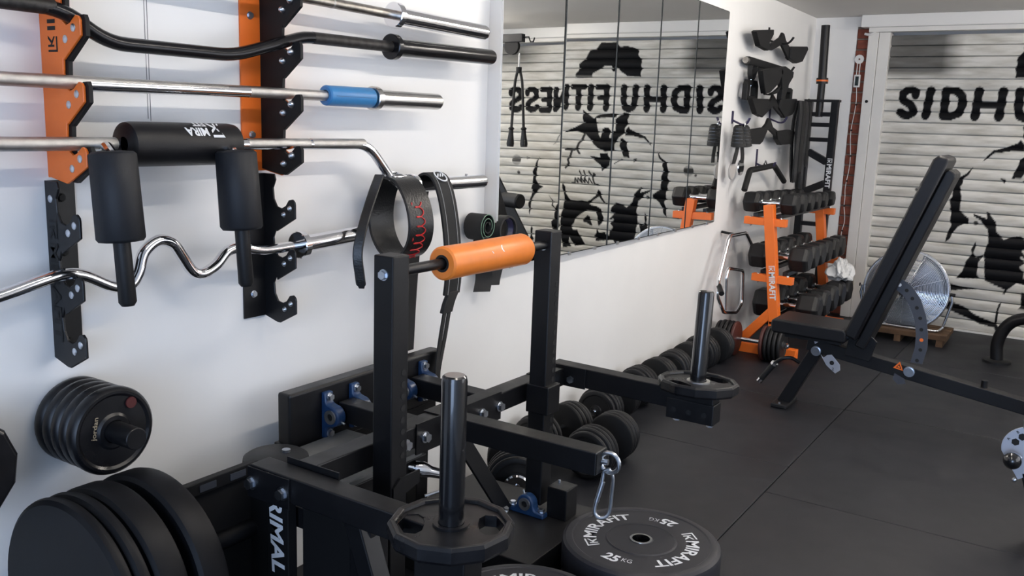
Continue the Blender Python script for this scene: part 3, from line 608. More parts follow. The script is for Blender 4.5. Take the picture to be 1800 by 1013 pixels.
# bumper plates on the storage rack
xc, zc_ = .296, .379
BP = [(1.060, .068, 'wide black bumper plate, farthest back on the storage rack'), (.971, .066, 'wide black bumper plate, second from the back on the storage rack'), (.934, .030, 'thin black bumper plate, second from the front on the storage rack'), (.900, .030, 'thin black bumper plate with blank face, front one on the storage rack')]
for y0, th, lb in BP:
    t = thing('bumper_plate', lb, 'weight plate', (xc, y0, zc_-.225), 'bumper plates on the storage rack')
    e = .006/th
    MB().lathe((xc, y0, zc_), (xc, y0+th, zc_), [(0, .026), (0, .214), (e, .2225), (2.2*e, .225), (1-2.2*e, .225), (1-e, .2225), (1, .214), (1, .026), (0, .026)], 72, False).build('disc', BUMPD, t, angle=25)
t = thing('plate_storage_rack', 'black plate storage rack with slotted rail and white PRIMAL lettering', 'plate rack', (.33, 1.25, 0))
m = MB(); m.box(.285, .305, 1.140, 1.386, .514, .545); rail = m.build('slotted_rail', BLACKM, t, smooth=False, bevel=.002)
for k in range(2): MB().box(.3045, .307, 1.365-.085*(k+1)+.02, 1.365-.085*(k+1)+.065, .521, .537).build('slot', GREYP, rail, smooth=False)
MB().box(.286, .296, 1.140, 1.386, .05, .513).build('back_panel', BLACKM, t, smooth=False)
MB().box(.36, .43, 1.360, 1.386, .0, .50).build('upright', BLACKM, t, smooth=False, bevel=.002)
MB().box(.286, .36, 1.366, 1.386, .0, .50).build('end_panel', BLACKM, t, smooth=False)
MB().box(.26, .45, .70, 1.386, 0, .05).build('base', BLACKM, t, smooth=False)
MB().cyl((xc, .885, zc_), (xc, 1.366, zc_), .0235, 20).build('peg', BLACK, t)
lettering('lettering', 'PRIMAL', (.393, 1.3595, .405), (.045, 0, -1), (1, 0, .045), .042, WHITEP, t, bold=.03, width=.225, shear=.15)
# ================================================================ BELT SQUAT MACHINE
t = thing('belt_squat_machine', 'black steel belt squat machine with orange roller and two plate pins', 'gym machine', (.5, 1.95, 0))
MAC = t
S_ = .06
# base platform
MB().box(.20, .712, 1.985, 2.43, .0, .15).build('platform_board', RUBBER, t, smooth=False, bevel=.003)
# posts with adjustment holes
def holes(x0, y0, z0, z1, par):
    k = 0; z = z0
    while z < z1:
        MB().cyl((x0, y0, z), (x0+.0008, y0, z), .0085, 12).build('pin_hole', ENGR, par); z += .030
for y0, zb, zh in ((1.57, .06, (.55, .77)), (2.29, .175, (.58, .90))):
    p = MB().box(.50, .56, y0, y0+.06, zb, 1.045).build('post', BLACK, t, smooth=False, bevel=.0035)
    holes(.5601, y0+.042, zh[0], zh[1], p); holes(.5601, y0+.042, .36, .47, p)
    hexbolt((.532, y0, 1.0), (0,-1,0), .011, .010).build('bolt', ZINC, t)
    if y0 > 2: MB().box(.495, .575, y0-.006, y0+.066, .475, .566).build('post_clamp', BLACK, t, smooth=False, bevel=.003)
    else: MB().prism([(y0+.004, .44), (y0+.105, .462), (y0+.105, .495), (y0+.03, .495), (y0+.004, .475)], (.5605, 0, 0), (0,1,0), (0,0,1), (.005, 0, 0)).build('gusset', BLACK, t, smooth=False)
# roller
MB().cyl((.535, 1.63, 1.003), (.535, 2.29, 1.003), .0135, 18).build('roller_axle', BLACK, t)
rl = MB().lathe((.537, 1.785, 1.003), (.537, 2.170, 1.003), [(0, .018), (0, .0385), (.012, .0435), (.05, .0440), (.3, .0432), (.5, .0445), (.97, .0455), (.995, .041), (1, .018)], 36, False).build('roller_pad', ORANGE_FOAM, t)
MB().ring((.537, 1.7845, 1.003), (.537, 1.7855, 1.003), .0225, .016, 24).build('roller_bore', ENGR, rl)
for yy, l, w_ in ((2.005, .020, .0016), (1.955, .007, .0010)):
    m = MB(); m.band([(.537+.0447*math.cos(a), yy+.004*math.sin(a*9), 1.003+.0447*math.sin(a)) for a in np.linspace(.30, .30+l/.045, 8)], (0, w_*3, 0), .0004)
    m.build('scuff', WHITEP, rl)
# back beam with pillow block bearings
MB().box(.098, .148, 1.632, 2.305, .44, .615).build('back_beam', BLACK, t, smooth=False, bevel=.008, seg=3)
MB().box(.095, .120, 1.622, 2.315, .40, .475).build('back_plate', BLACK, t, smooth=False, bevel=.003)
for yy in (1.66, 2.26): MB().box(.06, .11, yy-.03, yy+.03, 0, .44).build('rear_leg', BLACK, t, smooth=False, bevel=.003)
def pillow(c, ax, up, par):          # c: base centre, ax: shaft axis, up: away from the base
    c, ax, up = V3(c), V3(ax), V3(up); sd = ax.cross(up); P = []
    for a in np.linspace(0, math.pi, 13): P.append((.030*math.cos(a), .036+.030*math.sin(a)))
    P += [(-.034, .022), (-.040, .018), (-.066, .016), (-.068, .0), (.068, .0), (.066, .016), (.040, .018), (.034, .022)]
    b = MB().prism(P, c-ax*.016, sd, up, ax*.032).build('pillow_block', BLUEC, par, bevel=.004, smooth=True, angle=50)
    MB().ring(c+up*.036-ax*.020, c+up*.036+ax*.020, .0205, .0105, 24).build('bearing', STEEL, b)
    MB().cyl(c+up*.036-ax*.0165, c+up*.036+ax*.0165, .0105, 16).build('shaft_end', ENGR, b)
    for s in (-1, 1): hexbolt(c+sd*.053*s+up*.016, up, .0095, .012).build('bolt', ZINC, b)
    MB().cyl(c+up*.062+sd*.012, c+up*.074+sd*.016, .003, 8).build('grease_nipple', ZINC, b)
for yy in (1.765, 1.875, 2.085, 2.195): pillow((.148, yy, .530), (0,1,0), (1,0,0), t)
# lever arms from the bearings to the cross beam
for yy in (1.820, 2.140): MB().bar((.175, yy, .535), (.43, yy, .530), .058, .058).build('lever', BLACK, t, smooth=False, bevel=.003)
# cross beam, slightly lower at the far end
def zt_(y): return .562 - .012*(y-1.93)
MB().bar((.45, 1.34, zt_(1.34)-.03), (.45, 2.56, zt_(2.56)-.03), .06, .06).build('cross_beam', BLACK, t, smooth=False, bevel=.003)
for y0, y1 in ((1.76, 2.16),): MB().bar((.4825, y0, zt_(y0)-.035), (.4825, y1, zt_(y1)-.035), .005, .085).build('joint_plate', BLACK, t, smooth=False)
for yy in (1.715, 1.795, 2.06, 2.15): hexbolt((.485, yy, zt_(yy)-.036), (1,0,0), .0125, .014).build('bolt', ZINC, t)
MB().box(.415, .478, 1.875, 1.99, .5635, .5665).build('cap_plate', BLACK, t, smooth=False)
MB().box(.422, .486, 2.40, 2.52, .556, .5595).build('cap_plate', BLACK, t, smooth=False)
# centre arm with eye bolt
MB().bar((.47, 1.925, .530), (.945, 1.925, .530), .06, .060).build('centre_arm', BLACK, t, smooth=False, bevel=.0025)
MB().box(.9455, .9462, 1.899, 1.951, .504, .556).build('open_end', ENGR, t, smooth=False)
eye = [(.966+.026*math.cos(a), 1.925+.006, .530+.026*math.sin(a)) for a in np.linspace(0, 2*math.pi, 20)[:-1]]
MB().tube(eye, .0055, 10, closed=True).build('eye_bolt', ZINC, t)
MB().cyl((.944, 1.929, .530), (.962, 1.931, .530), .0075, 12).build('eye_shank', ZINC, t)
# left arm
zl = .586
MB().bar((.385, 1.318, zl-.03), (.97, 1.318, zl-.034), .058, .06).build('left_arm', BLACK, t, smooth=False, bevel=.003)
MB().box(.383, .515, 1.284, 1.288, zl-.075, zl-.004).build('joint_plate', BLACK, t, smooth=False, bevel=.001)
MB().box(.44, .60, 1.350, 1.353, zl-.02, zl+.012).build('stop_plate', BLACK, t, smooth=False)
for bx_ in (.398, .497): hexbolt((bx_, 1.2838, zl-.04), (0,-1,0), .0125, .014).build('bolt', ZINC, t)
# plate pins with end blocks
def pin(c, lean, zb):
    c = V3(c); d = (V3((0, lean, 1))).normalized()
    MB().lathe(c, c+d*.332, [(0, .0250), (.965, .0250), (.99, .0235), (1, .020)], 32).build('plate_pin', BLACKG, t)
pin((.928, 1.320, .555), .0, 0); pin((.935, 2.585, .540), .06, 0)
MB().box(.862, .985, 1.287, 1.349, .40, .5555).build('pin_block', BLACK, t, smooth=False, bevel=.003)
# right arm
MB().bar((.42, 2.585, .532), (1.0, 2.585, .524), .058, .066).build('right_arm', BLACK, t, smooth=False, bevel=.003)
MB().box(.85, 1.005, 2.552, 2.618, .462, .528).build('pin_block', BLACK, t, smooth=False, bevel=.003)
for hx in (.875, .925, .975): MB().cyl((hx, 2.5512, .492), (hx, 2.552, .492), .009, 12).build('pin_hole', ENGR, t)
MB().cyl((.915, 1.2862, .47), (.915, 1.287, .47), .011, 12).build('pin_hole', ENGR, t)
for hx in (.875, .985): hexbolt((hx, 2.585, .462), (0,0,-1), .0115, .012).build('bolt', ZINC, t)
hexbolt((.505, 2.5555, .520), (0,-1,0), .013, .014).build('bolt', ZINC, t)
MB().box(.43, .56, 2.548, 2.553, .495, .565).build('joint_plate', BLACK, t, smooth=False, bevel=.001)
# stand behind the left arm, diagonal braces, lower deck
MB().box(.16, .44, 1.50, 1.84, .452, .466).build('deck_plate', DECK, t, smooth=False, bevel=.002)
MB().box(.395, .44, 1.40, 1.86, .40, .452).build('deck_edge', BLACK, t, smooth=False, bevel=.003)
MB().lathe((.265, 1.475, .492), (.265, 1.475, .525), [(0, .075), (.3, .082), (.8, .080), (1, .070)], 28).build('round_foot_cap', RUBBER, t)
MB().cyl((.275, 1.50, .525), (.275, 1.50, .532), .011, 10).build('bolt', ZINC, t)
MB().bar((.66, 1.345, .52), (.80, 1.345, .15), .05, .045, up=(1,0,0)).build('diagonal_brace', BLACK, t, smooth=False, bevel=.003)
MB().bar((.42, 2.02, .47), (.475, 2.225, .155), .055, .010, up=(1,0,0)).build('diagonal_brace', BLACK, t, smooth=False, bevel=.002)
hexbolt((.475, 2.215, .165), (.5,0,1), .010, .012).build('bolt', ZINC, t)
MB().box(.436, .645, 1.40, 1.412, .0, .50).build('side_panel', BLACKM, t, smooth=False)
MB().box(.64, .70, 1.34, 1.40, .0, .53).build('front_leg', BLACK, t, smooth=False, bevel=.003)
MB().box(.82, .90, 1.29, 1.35, .0, .40).build('front_leg', BLACK, t, smooth=False, bevel=.003)
MB().box(.045, .105, 1.60, 2.30, .30, .34).build('lower_rail', TRIM, t, smooth=False)
# pivot at the foot of the far post
pillow((.525, 2.268, .150), (0,-1,0), (0,0,1), t)
MB().box(.585, .655, 2.285, 2.355, .150, .250).build('stop_block', BLACK, t, smooth=False, bevel=.003)
MB().cyl((.60, 2.335, .250), (.60, 2.335, .258), .004, 8).build('weld_stud', ZINC, t)
# gas strut / adjuster beneath the roller
MB().lathe((.42, 1.775, .44), (.50, 1.86, .405), [(0, .010), (.3, .010), (.3, .020), (.5, .023), (.7, .016), (1, .013)], 16).build('spring_adjuster', CHROME, t)
MB().cyl((.36, 1.70, .45), (.42, 1.775, .44), .010, 12).build('adjuster_rod', BLACK, t)
MB().tube([(.50, 1.78, .37), (.53, 1.83, .38), (.535, 1.835, .36)], .004, 8).build('pull_pin', ZINC, t)
# snap hook hanging from the eye bolt
t = thing('carabiner', 'silver carabiner hanging from the eye bolt of the centre arm', 'carabiner', (.985, 1.93, .36))
cp = smooth_path([(.966, 1.931, .513), (.953, 1.928, .505), (.951, 1.925, .482), (.944, 1.918, .44), (.940, 1.913, .408), (.942, 1.913, .394), (.950, 1.917, .385), (.960, 1.923, .384), (.969, 1.930, .392), (.973, 1.934, .410), (.974, 1.936, .45), (.975, 1.936, .49), (.966, 1.931, .513)], 4)
MB().tube(cp[:-1], .0048, 10, closed=True).build('loop', ZINC, t)
MB().cyl((.9525, 1.926, .478), (.9420, 1.917, .425), .0062, 12).build('gate', ZINC, t)
# plates on the pins
def grip_plate(c, rot, lean, label, hrot):
    t = thing('grip_plate', label, 'weight plate', c); c = V3(c); n = 12; R_, r_ = .121, .027
    def P(rad, an, z): return c + V3((rad*math.cos(an), rad*math.sin(an) , z + lean*rad*math.sin(an)))
    outer = [(R_*math.cos(2*math.pi*k/n+rot), R_*math.sin(2*math.pi*k/n+rot)) for k in range(n)]
    bm = bmesh.new()
    holes_ = []
    for hk in range(2):
        base = hrot + hk*math.pi; hp = []
        for a, rr in ((-.58,.080),(-.42,.098),(0,.104),(.42,.098),(.58,.080),(.48,.062),(0,.052),(-.48,.062)): hp.append((rr*math.cos(base+a), rr*math.sin(base+a)))
        holes_.append(hp)
    bore = [(r_*math.cos(2*math.pi*k/20), r_*math.sin(2*math.pi*k/20)) for k in range(20)]
    loops = [outer] + holes_ + [bore]; es = []
    for L in loops:
        vs = [bm.verts.new((a, b, 0)) for a, b in L]
        es += [bm.edges.new((vs[i], vs[(i+1) % len(vs)])) for i in range(len(vs))]
    bmesh.ops.triangle_fill(bm, use_beauty=True, use_dissolve=False, edges=es)
    fs = [f for f in bm.faces]
    r = bmesh.ops.extrude_face_region(bm, geom=fs); vv = [e for e in r['geom'] if isinstance(e, bmesh.types.BMVert)]
    bmesh.ops.translate(bm, verts=vv, vec=(0, 0, .024))
    bmesh.ops.recalc_face_normals(bm, faces=bm.faces)
    bm.verts.index_update()
    m = MB(); m.add([c + V3((v.co.x, v.co.y, v.co.z + lean*v.co.y)) for v in bm.verts], [tuple(v.index for v in f.verts) for f in bm.faces]); bm.free()
    m.build('web', PLATE_R, t, smooth=False)
    # raised rim ring of twelve flats
    vs = []; fs = []
    ring = [(R_*.985, -.004), (R_*1.03, .004), (R_*1.03, .026), (R_*.985, .033), (R_*.90, .031), (R_*.885, .0245)]
    for k in range(n):
        an = 2*math.pi*k/n+rot
        for rr, z in ring: vs.append(c + V3((rr*math.cos(an), rr*math.sin(an), z + lean*rr*math.sin(an))))
    q = len(ring)
    for k in range(n):
        for j in range(q): fs.append((k*q+j, ((k+1) % n)*q+j, ((k+1) % n)*q+(j+1) % q, k*q+(j+1) % q))
    MB().add(vs, fs).build('rim', PLATE_R, t, smooth=False, bevel=.0015, seg=1)
    MB().ring(c+V3((0,0,.002)), c+V3((0, lean*-.001, .029)), .036, .0262, 28).build('hub', STEEL if lean else PLATE_R, t)
grip_plate((.928, 1.320, .5605), .12, 0, 'twelve-sided black grip plate on the near plate pin', 3.75)
grip_plate((.9365, 2.588, .5615), .3, -.05, 'twelve-sided black grip plate on the far plate pin', 4.25)

# ---------------------------------------------------------------- bumper plates on the floor
def big_bumper(c, z0, th, label, rot, marks=True):
    t = thing('bumper_plate', label, 'weight plate', (c[0], c[1], z0)); R_ = .225
    MB().lathe((c[0], c[1], z0), (c[0], c[1], z0+th), [(0, .0255), (0, .212), (.10, .222), (.2, .225), (.84, .225), (.93, .2225), (.985, .214), (1, .205), (1, .197), (.975, .193), (.975, .102), (1.0, .098), (.985, .094), (.985, .0345), (1, .033), (1, .0255), (0, .0255)], 80, False).build('disc', BUMPER, t, angle=22)
    MB().lathe((c[0], c[1], z0+th*.35), (c[0], c[1], z0+th*1.004), [(0, .0252), (1, .0252), (1.0, .032), (.94, .0335)], 40, False).build('steel_bush', CHROME, t)
    if not marks: return t
    zt = z0+th*.975+.0008
    def arc(r0, a0, body, h, wd, flip=False, **k):
        def cv(a, b):
            if flip: an = a0 + a/r0; rr = r0 - b
            else: an = a0 - a/r0; rr = r0 + b
            return V3((c[0]+rr*math.cos(an), c[1]+rr*math.sin(an), zt))
        return lettering('lettering', body, (0,0,0), (1,0,0), (0,1,0), h, WHITEP, t, width=wd, curve=cv, **k)
    for s in (0, math.pi):
        arc(.146, rot+s, 'MIRAFIT', .036, .262, bold=.022, logo=True)
        arc(.148, rot+s-math.pi/2-.13, '25', .036, .046, True, bold=.035)
        arc(.144, rot+s-math.pi/2+.17, 'KG', .020, .028, True, bold=-.005)
    return t
c1 = (.941, 2.214)
big_bumper(c1, .0, .098, 'black 25 kg bumper plate, lower one of the stack on the floor', 0, False)
big_bumper(c1, .0985, .110, 'black 25 kg bumper plate with white MIRAFIT lettering, on top of the floor stack', math.pi)
c2 = (.86, 1.712)
big_bumper(c2, .0, .098, 'black bumper plate under the one cut off by the bottom picture edge', 0, False)
big_bumper(c2, .0985, .106, 'black bumper plate with white lettering, cut off by the bottom picture edge', math.pi*.62)
# ================================================================ ADJUSTABLE DUMBBELLS ON THE FLOOR
def adj_dumbbell(c, d, label, r=.100, n=4, grip=.13, cap=False, inner=BLACKM):
    c, d = V3(c), V3(d).normalized(); t = thing('adjustable_dumbbell', label, 'dumbbell', (c.x, c.y, 0), 'adjustable dumbbells on the floor')
    th = .026
    MB().cyl(c-d*(grip/2+n*th+.03), c+d*(grip/2+n*th+.03), .0125, 14).build('handle_bar', CHROME, t)
    for s in (-1, 1):
        for k in range(n):
            a = c + d*s*(grip/2+k*th+.001); rr = r*(1 if k < n-1 else .93)
            MB().lathe(a, a+d*s*(th-.002), [(0, .0126), (0, rr*.88), (.14, rr*.96), (.35, rr), (.68, rr), (.88, rr*.96), (1, rr*.88), (1, rr*.80), (.85, rr*.74), (.85, rr*.3), (1, rr*.27), (1, .0126)], 32, False).build('disc', RUBBER if k else inner, t, angle=28)
        e = c + d*s*(grip/2+n*th)
        if cap: MB().lathe(e, e+d*s*.030, [(0, .045), (.3, .048), (.85, .048), (1, .042), (1, .036), (.8, .034), (.8, .001)], 30, False).build('end_cap', CHROME, t)
        else: MB().cyl(e, e+d*s*.024, .018, 6).build('star_nut', CHROME, t)
    return t
DB = [((.135, 3.62, .100), (-.06, 1, 0), 'ribbed black dumbbell against the wall, in front of the row, beside the far post'),
      ((.125, 4.06, .100), (.03, 1, 0), 'ribbed black dumbbell against the wall, first of the row behind the far arm'),
      ((.120, 4.50, .098), (-.02, 1, 0), 'ribbed black dumbbell against the wall, second of the row behind the far arm'),
      ((.125, 4.90, .104), (.04, 1, 0), 'ribbed black dumbbell against the wall, last of the row before the orange rack')]
for c, d, lb in DB: adj_dumbbell(c, d, lb, c[2])
adj_dumbbell((.365, 3.10, .102), (-.06, 1, 0), 'ribbed black dumbbell standing in front of the far post, away from the wall', .102)
adj_dumbbell((.125, 3.12, .098), (.1, 1, 0), 'ribbed black dumbbell close to the wall, seen below the cross beam', .098)
adj_dumbbell((.235, 2.655, .108), (.55, -.83, 0), 'black dumbbell with round chrome end cap below the centre arm', .108, 4, .12, True)
adj_dumbbell((.250, 5.258, .106), (1, .03, 0), 'black dumbbell with dull red inner disc lying across the orange rack foot', .106, 5, .15, False, REDPLATE)

# ================================================================ ORANGE DUMBBELL RACK
t = thing('dumbbell_rack', 'orange three-tier dumbbell rack with white MIRAFIT lettering by the shutter', 'dumbbell rack', (.3, 5.98, 0)); RK = t
TZ = [(.240, .845, .128), (.312, .500, .125), (.372, .190, .130)]      # centre x, rail height, half width
YN, YF = 5.40, 6.56
for yy in (YN, YF):
    MB().bar((.350, yy, .20), (.255, yy, .925), .06, .06, up=(1,0,0)).build('upright', ORANGE, t, smooth=False, bevel=.003)
    MB().bar((.335, yy, .285), (.165, yy, .09), .055, .055, up=(0,1,0)).build('rear_brace', ORANGE, t, smooth=False, bevel=.003)
    MB().box(.125, .50, yy-.03, yy+.03, .0, .06).build('foot', ORANGE, t, smooth=False, bevel=.003)
    MB().bar((.352, yy, .06), (.348, yy, .22), .06, .06, up=(1,0,0)).build('lower_upright', ORANGE, t, smooth=False, bevel=.003)
    for x, z, h in TZ[:2]:
        MB().bar((x-h, yy+.002, z-.022), (x+h, yy+.002, z-.026), .05, .045).build('tier_arm', ORANGE, t, smooth=False, bevel=.0025)
        for s in (-1, 1): dome((x+s*h*.72, yy, z-.002), (0,0,1), .009, .008).build('bolt', ZINC, t); dome((x+s*h*.72, yy, z-.048), (0,0,-1), .009, .008).build('bolt', ZINC, t)
for x, z, h in TZ:
    for s in (-1, 1): MB().box(x+s*h*.55-.016, x+s*h*.55+.016, YN+.02, YF, z-.003, z+.022).build('rail', BLACK, t, smooth=False, bevel=.002)
dv = V3((-.095, 0, .725)).normalized()
lettering('lettering', 'MIRAFIT', V3((.322, YN-.0306, .455)), -dv, V3((dv.z, 0, -dv.x)), .036, WHITEP, t, bold=.03, width=.21, logo=True)
def hex_dumbbell(c, r, L, g, label, group):
    c = V3(c); t = thing('hex_dumbbell', label, 'dumbbell', c, group)
    for s in (-1, 1):
        a = c + V3((s*g/2, 0, 0)); b = a + V3((s*L, 0, 0))
        MB().lathe(a, b, [(0, r*.70), (.10, r*.92), (.22, r), (.78, r), (.93, r*.92), (1, r*.72)], 6, True, math.pi/6).build('head', RUBBER, t, smooth=False, bevel=.003, seg=1)
    MB().lathe(c-V3((g/2, 0, 0)), c+V3((g/2, 0, 0)), [(0, .021), (.06, .021), (.10, .015), (.3, .0145), (.5, .0175), (.7, .0145), (.9, .015), (.94, .021), (1, .021)], 16).build('handle', CHROME, t)
ORD = ['nearest', 'second', 'third', 'fourth', 'fifth', 'sixth']
for (x, z, h), r, L, g, ys, tn in zip(TZ, (.070, .084, .096), (.100, .120, .135), (.130, .130, .135), ([5.485, 5.66, 5.84, 6.02, 6.21, 6.42], [5.52, 5.70, 5.88, 6.06, 6.26, 6.46], [5.56, 5.78, 6.00, 6.22, 6.44]), ('top', 'middle', 'bottom')):
    for k, y in enumerate(ys):
        rr = r*(1 - .035*k if tn == 'top' else 1 - .012*k)
        hex_dumbbell((x, y, z+.022+rr*.90), rr, L*(1-.03*k), g, '%s black hex dumbbell from the near orange upright on the %s rack tier' % (ORD[k], tn), 'hex dumbbells on the %s tier' % tn)
# crumpled white bag
bmb = bmesh.new(); bmesh.ops.create_icosphere(bmb, subdivisions=4, radius=1)
for v in bmb.verts:
    p = v.co.copy(); k = 1 + .16*math.sin(p.x*5+p.z*3) + .13*math.sin(p.y*7-p.z*4) + .08*math.sin(p.x*13+p.y*11) + random.uniform(-.025, .025)
    up = max(0, p.z); k *= 1 - .30*up*up
    v.co = V3((p.x*.085*k, p.y*.12*k, p.z*(.085 if p.z > 0 else .055)*k*(1+.35*up)))
m = MB(); m.add([V3((.50, 6.36, .425)) + v.co for v in bmb.verts], [tuple(v.index for v in f.verts) for f in bmb.faces]); bmb.free()
tag(m.build('plastic_bag', BAG, smooth=True, angle=25), 'crumpled white plastic bag on the bottom tier of dumbbells', 'bag')
# chrome grip frame leaning at the wall
t = thing('chrome_grip_frame', 'bent chrome multi-grip handle leaning on the wall beside the orange rack', 'bar attachment', (.12, 5.3, .25))
MB().tube(fillet([(.16, 4.95, .43), (.10, 5.03, .47), (.09, 5.20, .735), (.09, 5.50, .73), (.10, 5.62, .63), (.12, 5.70, .50)], .03, 5), .013, 12).build('outer_bar', CHROME, t)
MB().tube(fillet([(.10, 5.06, .46), (.10, 5.03, .40), (.11, 5.14, .28), (.11, 5.38, .24), (.11, 5.47, .29), (.11, 5.44, .50), (.11, 5.17, .545), (.11, 5.14, .50), (.11, 5.16, .29)], .03, 5), .012, 12).build('grip_loop', CHROME, t)
MB().cyl((.16, 4.945, .428), (.115, 5.015, .46), .0155, 14).build('rubber_grip', RUBBER, t)
MB().cyl((.10, 5.30, .735), (.004, 5.30, .745), .008, 10).build('hanging_stub', BLACKM, t)

# ================================================================ CABLE HANDLES ON THE WALL
MAG=[[[(5352, 1938), (5380, 1949), (5685, 1982), (5687, 1952), (5619, 1898), (5640, 1860), (5610, 1850), (5444, 1863)], [(6063, 1838), (6068, 1903), (6102, 1917), (6455, 1947), (6480, 1930), (6366, 1839), (6237, 1818)], [(5609, 1854), (5696, 1902), (5856, 1954), (5895, 1986), (5932, 1982), (5980, 1945), (6093, 1905), (6080, 1825), (5893, 1909), (5709, 1859)]], [[(5406, 1716), (5441, 1727), (5769, 1760), (5823, 1736), (5750, 1662), (5586, 1596), (5501, 1586), (5452, 1646)], [(5771, 1753), (5860, 1773), (6046, 1750), (6040, 1714), (5966, 1667), (5897, 1571), (5827, 1561), (5832, 1625)], [(5510, 1593), (5589, 1586), (5696, 1608), (5803, 1644), (5859, 1696), (5848, 1654), (5768, 1601), (5635, 1581), (5524, 1580)]], [[(5380, 1546), (5398, 1553), (5700, 1562), (5722, 1542), (5597, 1448), (5485, 1463)], [(5925, 1514), (5933, 1568), (6312, 1587), (6348, 1558), (6239, 1479), (6079, 1453)], [(5585, 1451), (5723, 1535), (5789, 1573), (5805, 1598), (5859, 1576), (5933, 1528), (6079, 1453), (5986, 1472), (5827, 1521), (5631, 1446)]], [[(5333, 1363), (5658, 1384), (5739, 1378), (5648, 1296), (5597, 1279), (5404, 1283)], [(5920, 1362), (6218, 1377), (6328, 1367), (6327, 1282), (6044, 1275), (5959, 1312)], [(5619, 1366), (5719, 1409), (5755, 1445), (5791, 1442), (5864, 1390), (5993, 1363), (5955, 1326), (5775, 1375), (5641, 1324)]]]
HL = ['wide black paddle-grip cable handle on the top wall hook', 'black paddle-grip cable handle with curved grip, second from the top', 'black paddle-grip cable handle with V bar, third from the top', 'lowest black paddle-grip cable handle on the wall']
for k, (L, R2, Bv) in enumerate(MAG):
    t = thing('paddle_grip_bar', HL[k], 'cable handle', (.085, L[0][0]/1000, L[0][1]/1000), 'paddle-grip cable handles on the wall')
    x0 = (.070, .110, .070, .070)[k]
    for nm, P, th, xo in (('paddle', L, .034, 0), ('paddle', R2, .034, 0), ('v_bar', Bv, .016, .009)):
        MB().prism([(a/1000, b/1000) for a, b in P], (x0+xo, 0, 0), (0,1,0), (0,0,1), (th, 0, 0)).build(nm, BLACKM, t, smooth=False, bevel=.004)
def hook(y, z0, z1, reach, mt, label, yo=.0):
    t = thing('wall_hook', label, 'wall hook', (0, y, z1))
    MB().box(.0005, .0055, y-.012, y+.012, z1, z0).build('back_strip', mt, t, smooth=False)
    for s in (-.008, .008): MB().tube(fillet([(.004, y+s, z1+.02), (reach*.6, y+s, z1-.006), (reach*.85, y+s, z1), (reach, y+s, z1+.035)], .02, 4), .005, 8).build('prong', mt, t)
hook(5.90, 2.02, 1.92, .165, BLACKM, 'black double-prong wall hook, highest one')
hook(6.02, 1.80, 1.745, .15, BLACKM, 'black double-prong wall hook under the highest one')
hook(5.34, 1.475, 1.40, .11, PURPLE, 'purple-grey wall hook holding carabiners and pads')
hook(5.86, 1.245, 1.130, .13, PURPLE, 'purple-grey wall hook above the angled bar')
hook(6.52, 1.66, 1.56, .13, BLACKM, 'black wall hook holding the hanging bands')
hook(6.06, 1.52, 1.425, .12, PURPLE, 'purple-grey wall hook between the two lower paddle-grip handles')
t = thing('straight_bar_attachment', 'straight black cable bar with steel tip, high on the wall', 'bar attachment', (.05, 5.6, 1.76))
MB().bar((.045, 5.40, 1.776), (.045, 6.12, 1.762), .036, .048).build('bar', BLACKM, t, smooth=False, bevel=.006)
MB().cyl((.045, 5.37, 1.777), (.045, 5.40, 1.776), .019, 14).build('steel_tip', WORN, t)
MB().bar((.0, 5.98, 1.765), (.04, 5.98, 1.765), .02, .02).build('mount', BLACKM, t, smooth=False)
t = thing('stirrup_handle', 'black stirrup handle hanging from the straight black cable bar', 'cable handle', (.05, 5.5, 1.55))
MB().band(smooth_path([(.05, 5.450, 1.752), (.05, 5.455, 1.70), (.05, 5.49, 1.668), (.05, 5.53, 1.70), (.05, 5.555, 1.752)], 4), (.03, 0, 0), .006).build('strap', WEB, t)
MB().cyl((.05, 5.485, 1.675), (.05, 5.485, 1.63), .008, 10).build('swivel', CHROME, t)
P = [(-.095,-.06),(.115,-.06),(.112,.03),(.085,.06),(-.065,.06),(-.092,.03)]; Q = [(-.045,-.035),(.060,-.035),(.060,.020),(.050,.030),(-.035,.030),(-.045,.020)]
fs = []
for i in range(6):
    j = (i+1) % 6; fs += [(i, j, 6+j, 6+i), (12+i, 18+i, 18+j, 12+j), (i, 12+i, 12+j, j), (6+i, 6+j, 18+j, 18+i)]
def stirrup(x, y, z): return MB().add([(x+o_, y+a, z+b) for o_ in (-.017, .017) for L in (P, Q) for a, b in L], fs)
stirrup(.05, 5.475, 1.605).build('frame', BLACKM, t, smooth=False, bevel=.004)
t = thing('stirrup_handle', 'black stirrup handle half hidden behind the paddle grips', 'cable handle', (.03, 6.28, 1.55))
stirrup(.03, 6.28, 1.60).build('frame', BLACKM, t, smooth=False, bevel=.004)
MB().band([(.03, 6.29, 1.65), (.028, 6.30, 1.72)], (.02, .02, 0), .006).build('strap', WEB, t)
t = thing('ankle_straps', 'cluster of black ankle cuffs with chrome carabiner on the purple-grey hook', 'ankle strap', (.09, 5.30, 1.3))
for k, (yy, zz) in enumerate(((5.22, 1.325), (5.335, 1.325))):
    cf = MB().lathe((.085, yy, zz+.065), (.085, yy+.025, zz-.055), [(0, .020), (.08, .028), (1, .044), (1, .038), (.08, .022)], 18, False).build('cuff', WEB, t)
    for q in range(5): MB().ring((.085, yy+.004*q+.003, zz+.045-.02*q), (.085, yy+.004*q+.003, zz+.042-.02*q), .0305+.0027*q+.0015, .028+.0027*q, 18).build('stitch_row', BLACKG, cf)
MB().tube(fillet([(.09, 5.33, 1.42), (.095, 5.31, 1.40), (.09, 5.32, 1.375), (.085, 5.34, 1.40), (.09, 5.33, 1.42)], .01, 4), .005, 8).build('carabiner', CHROME, t)
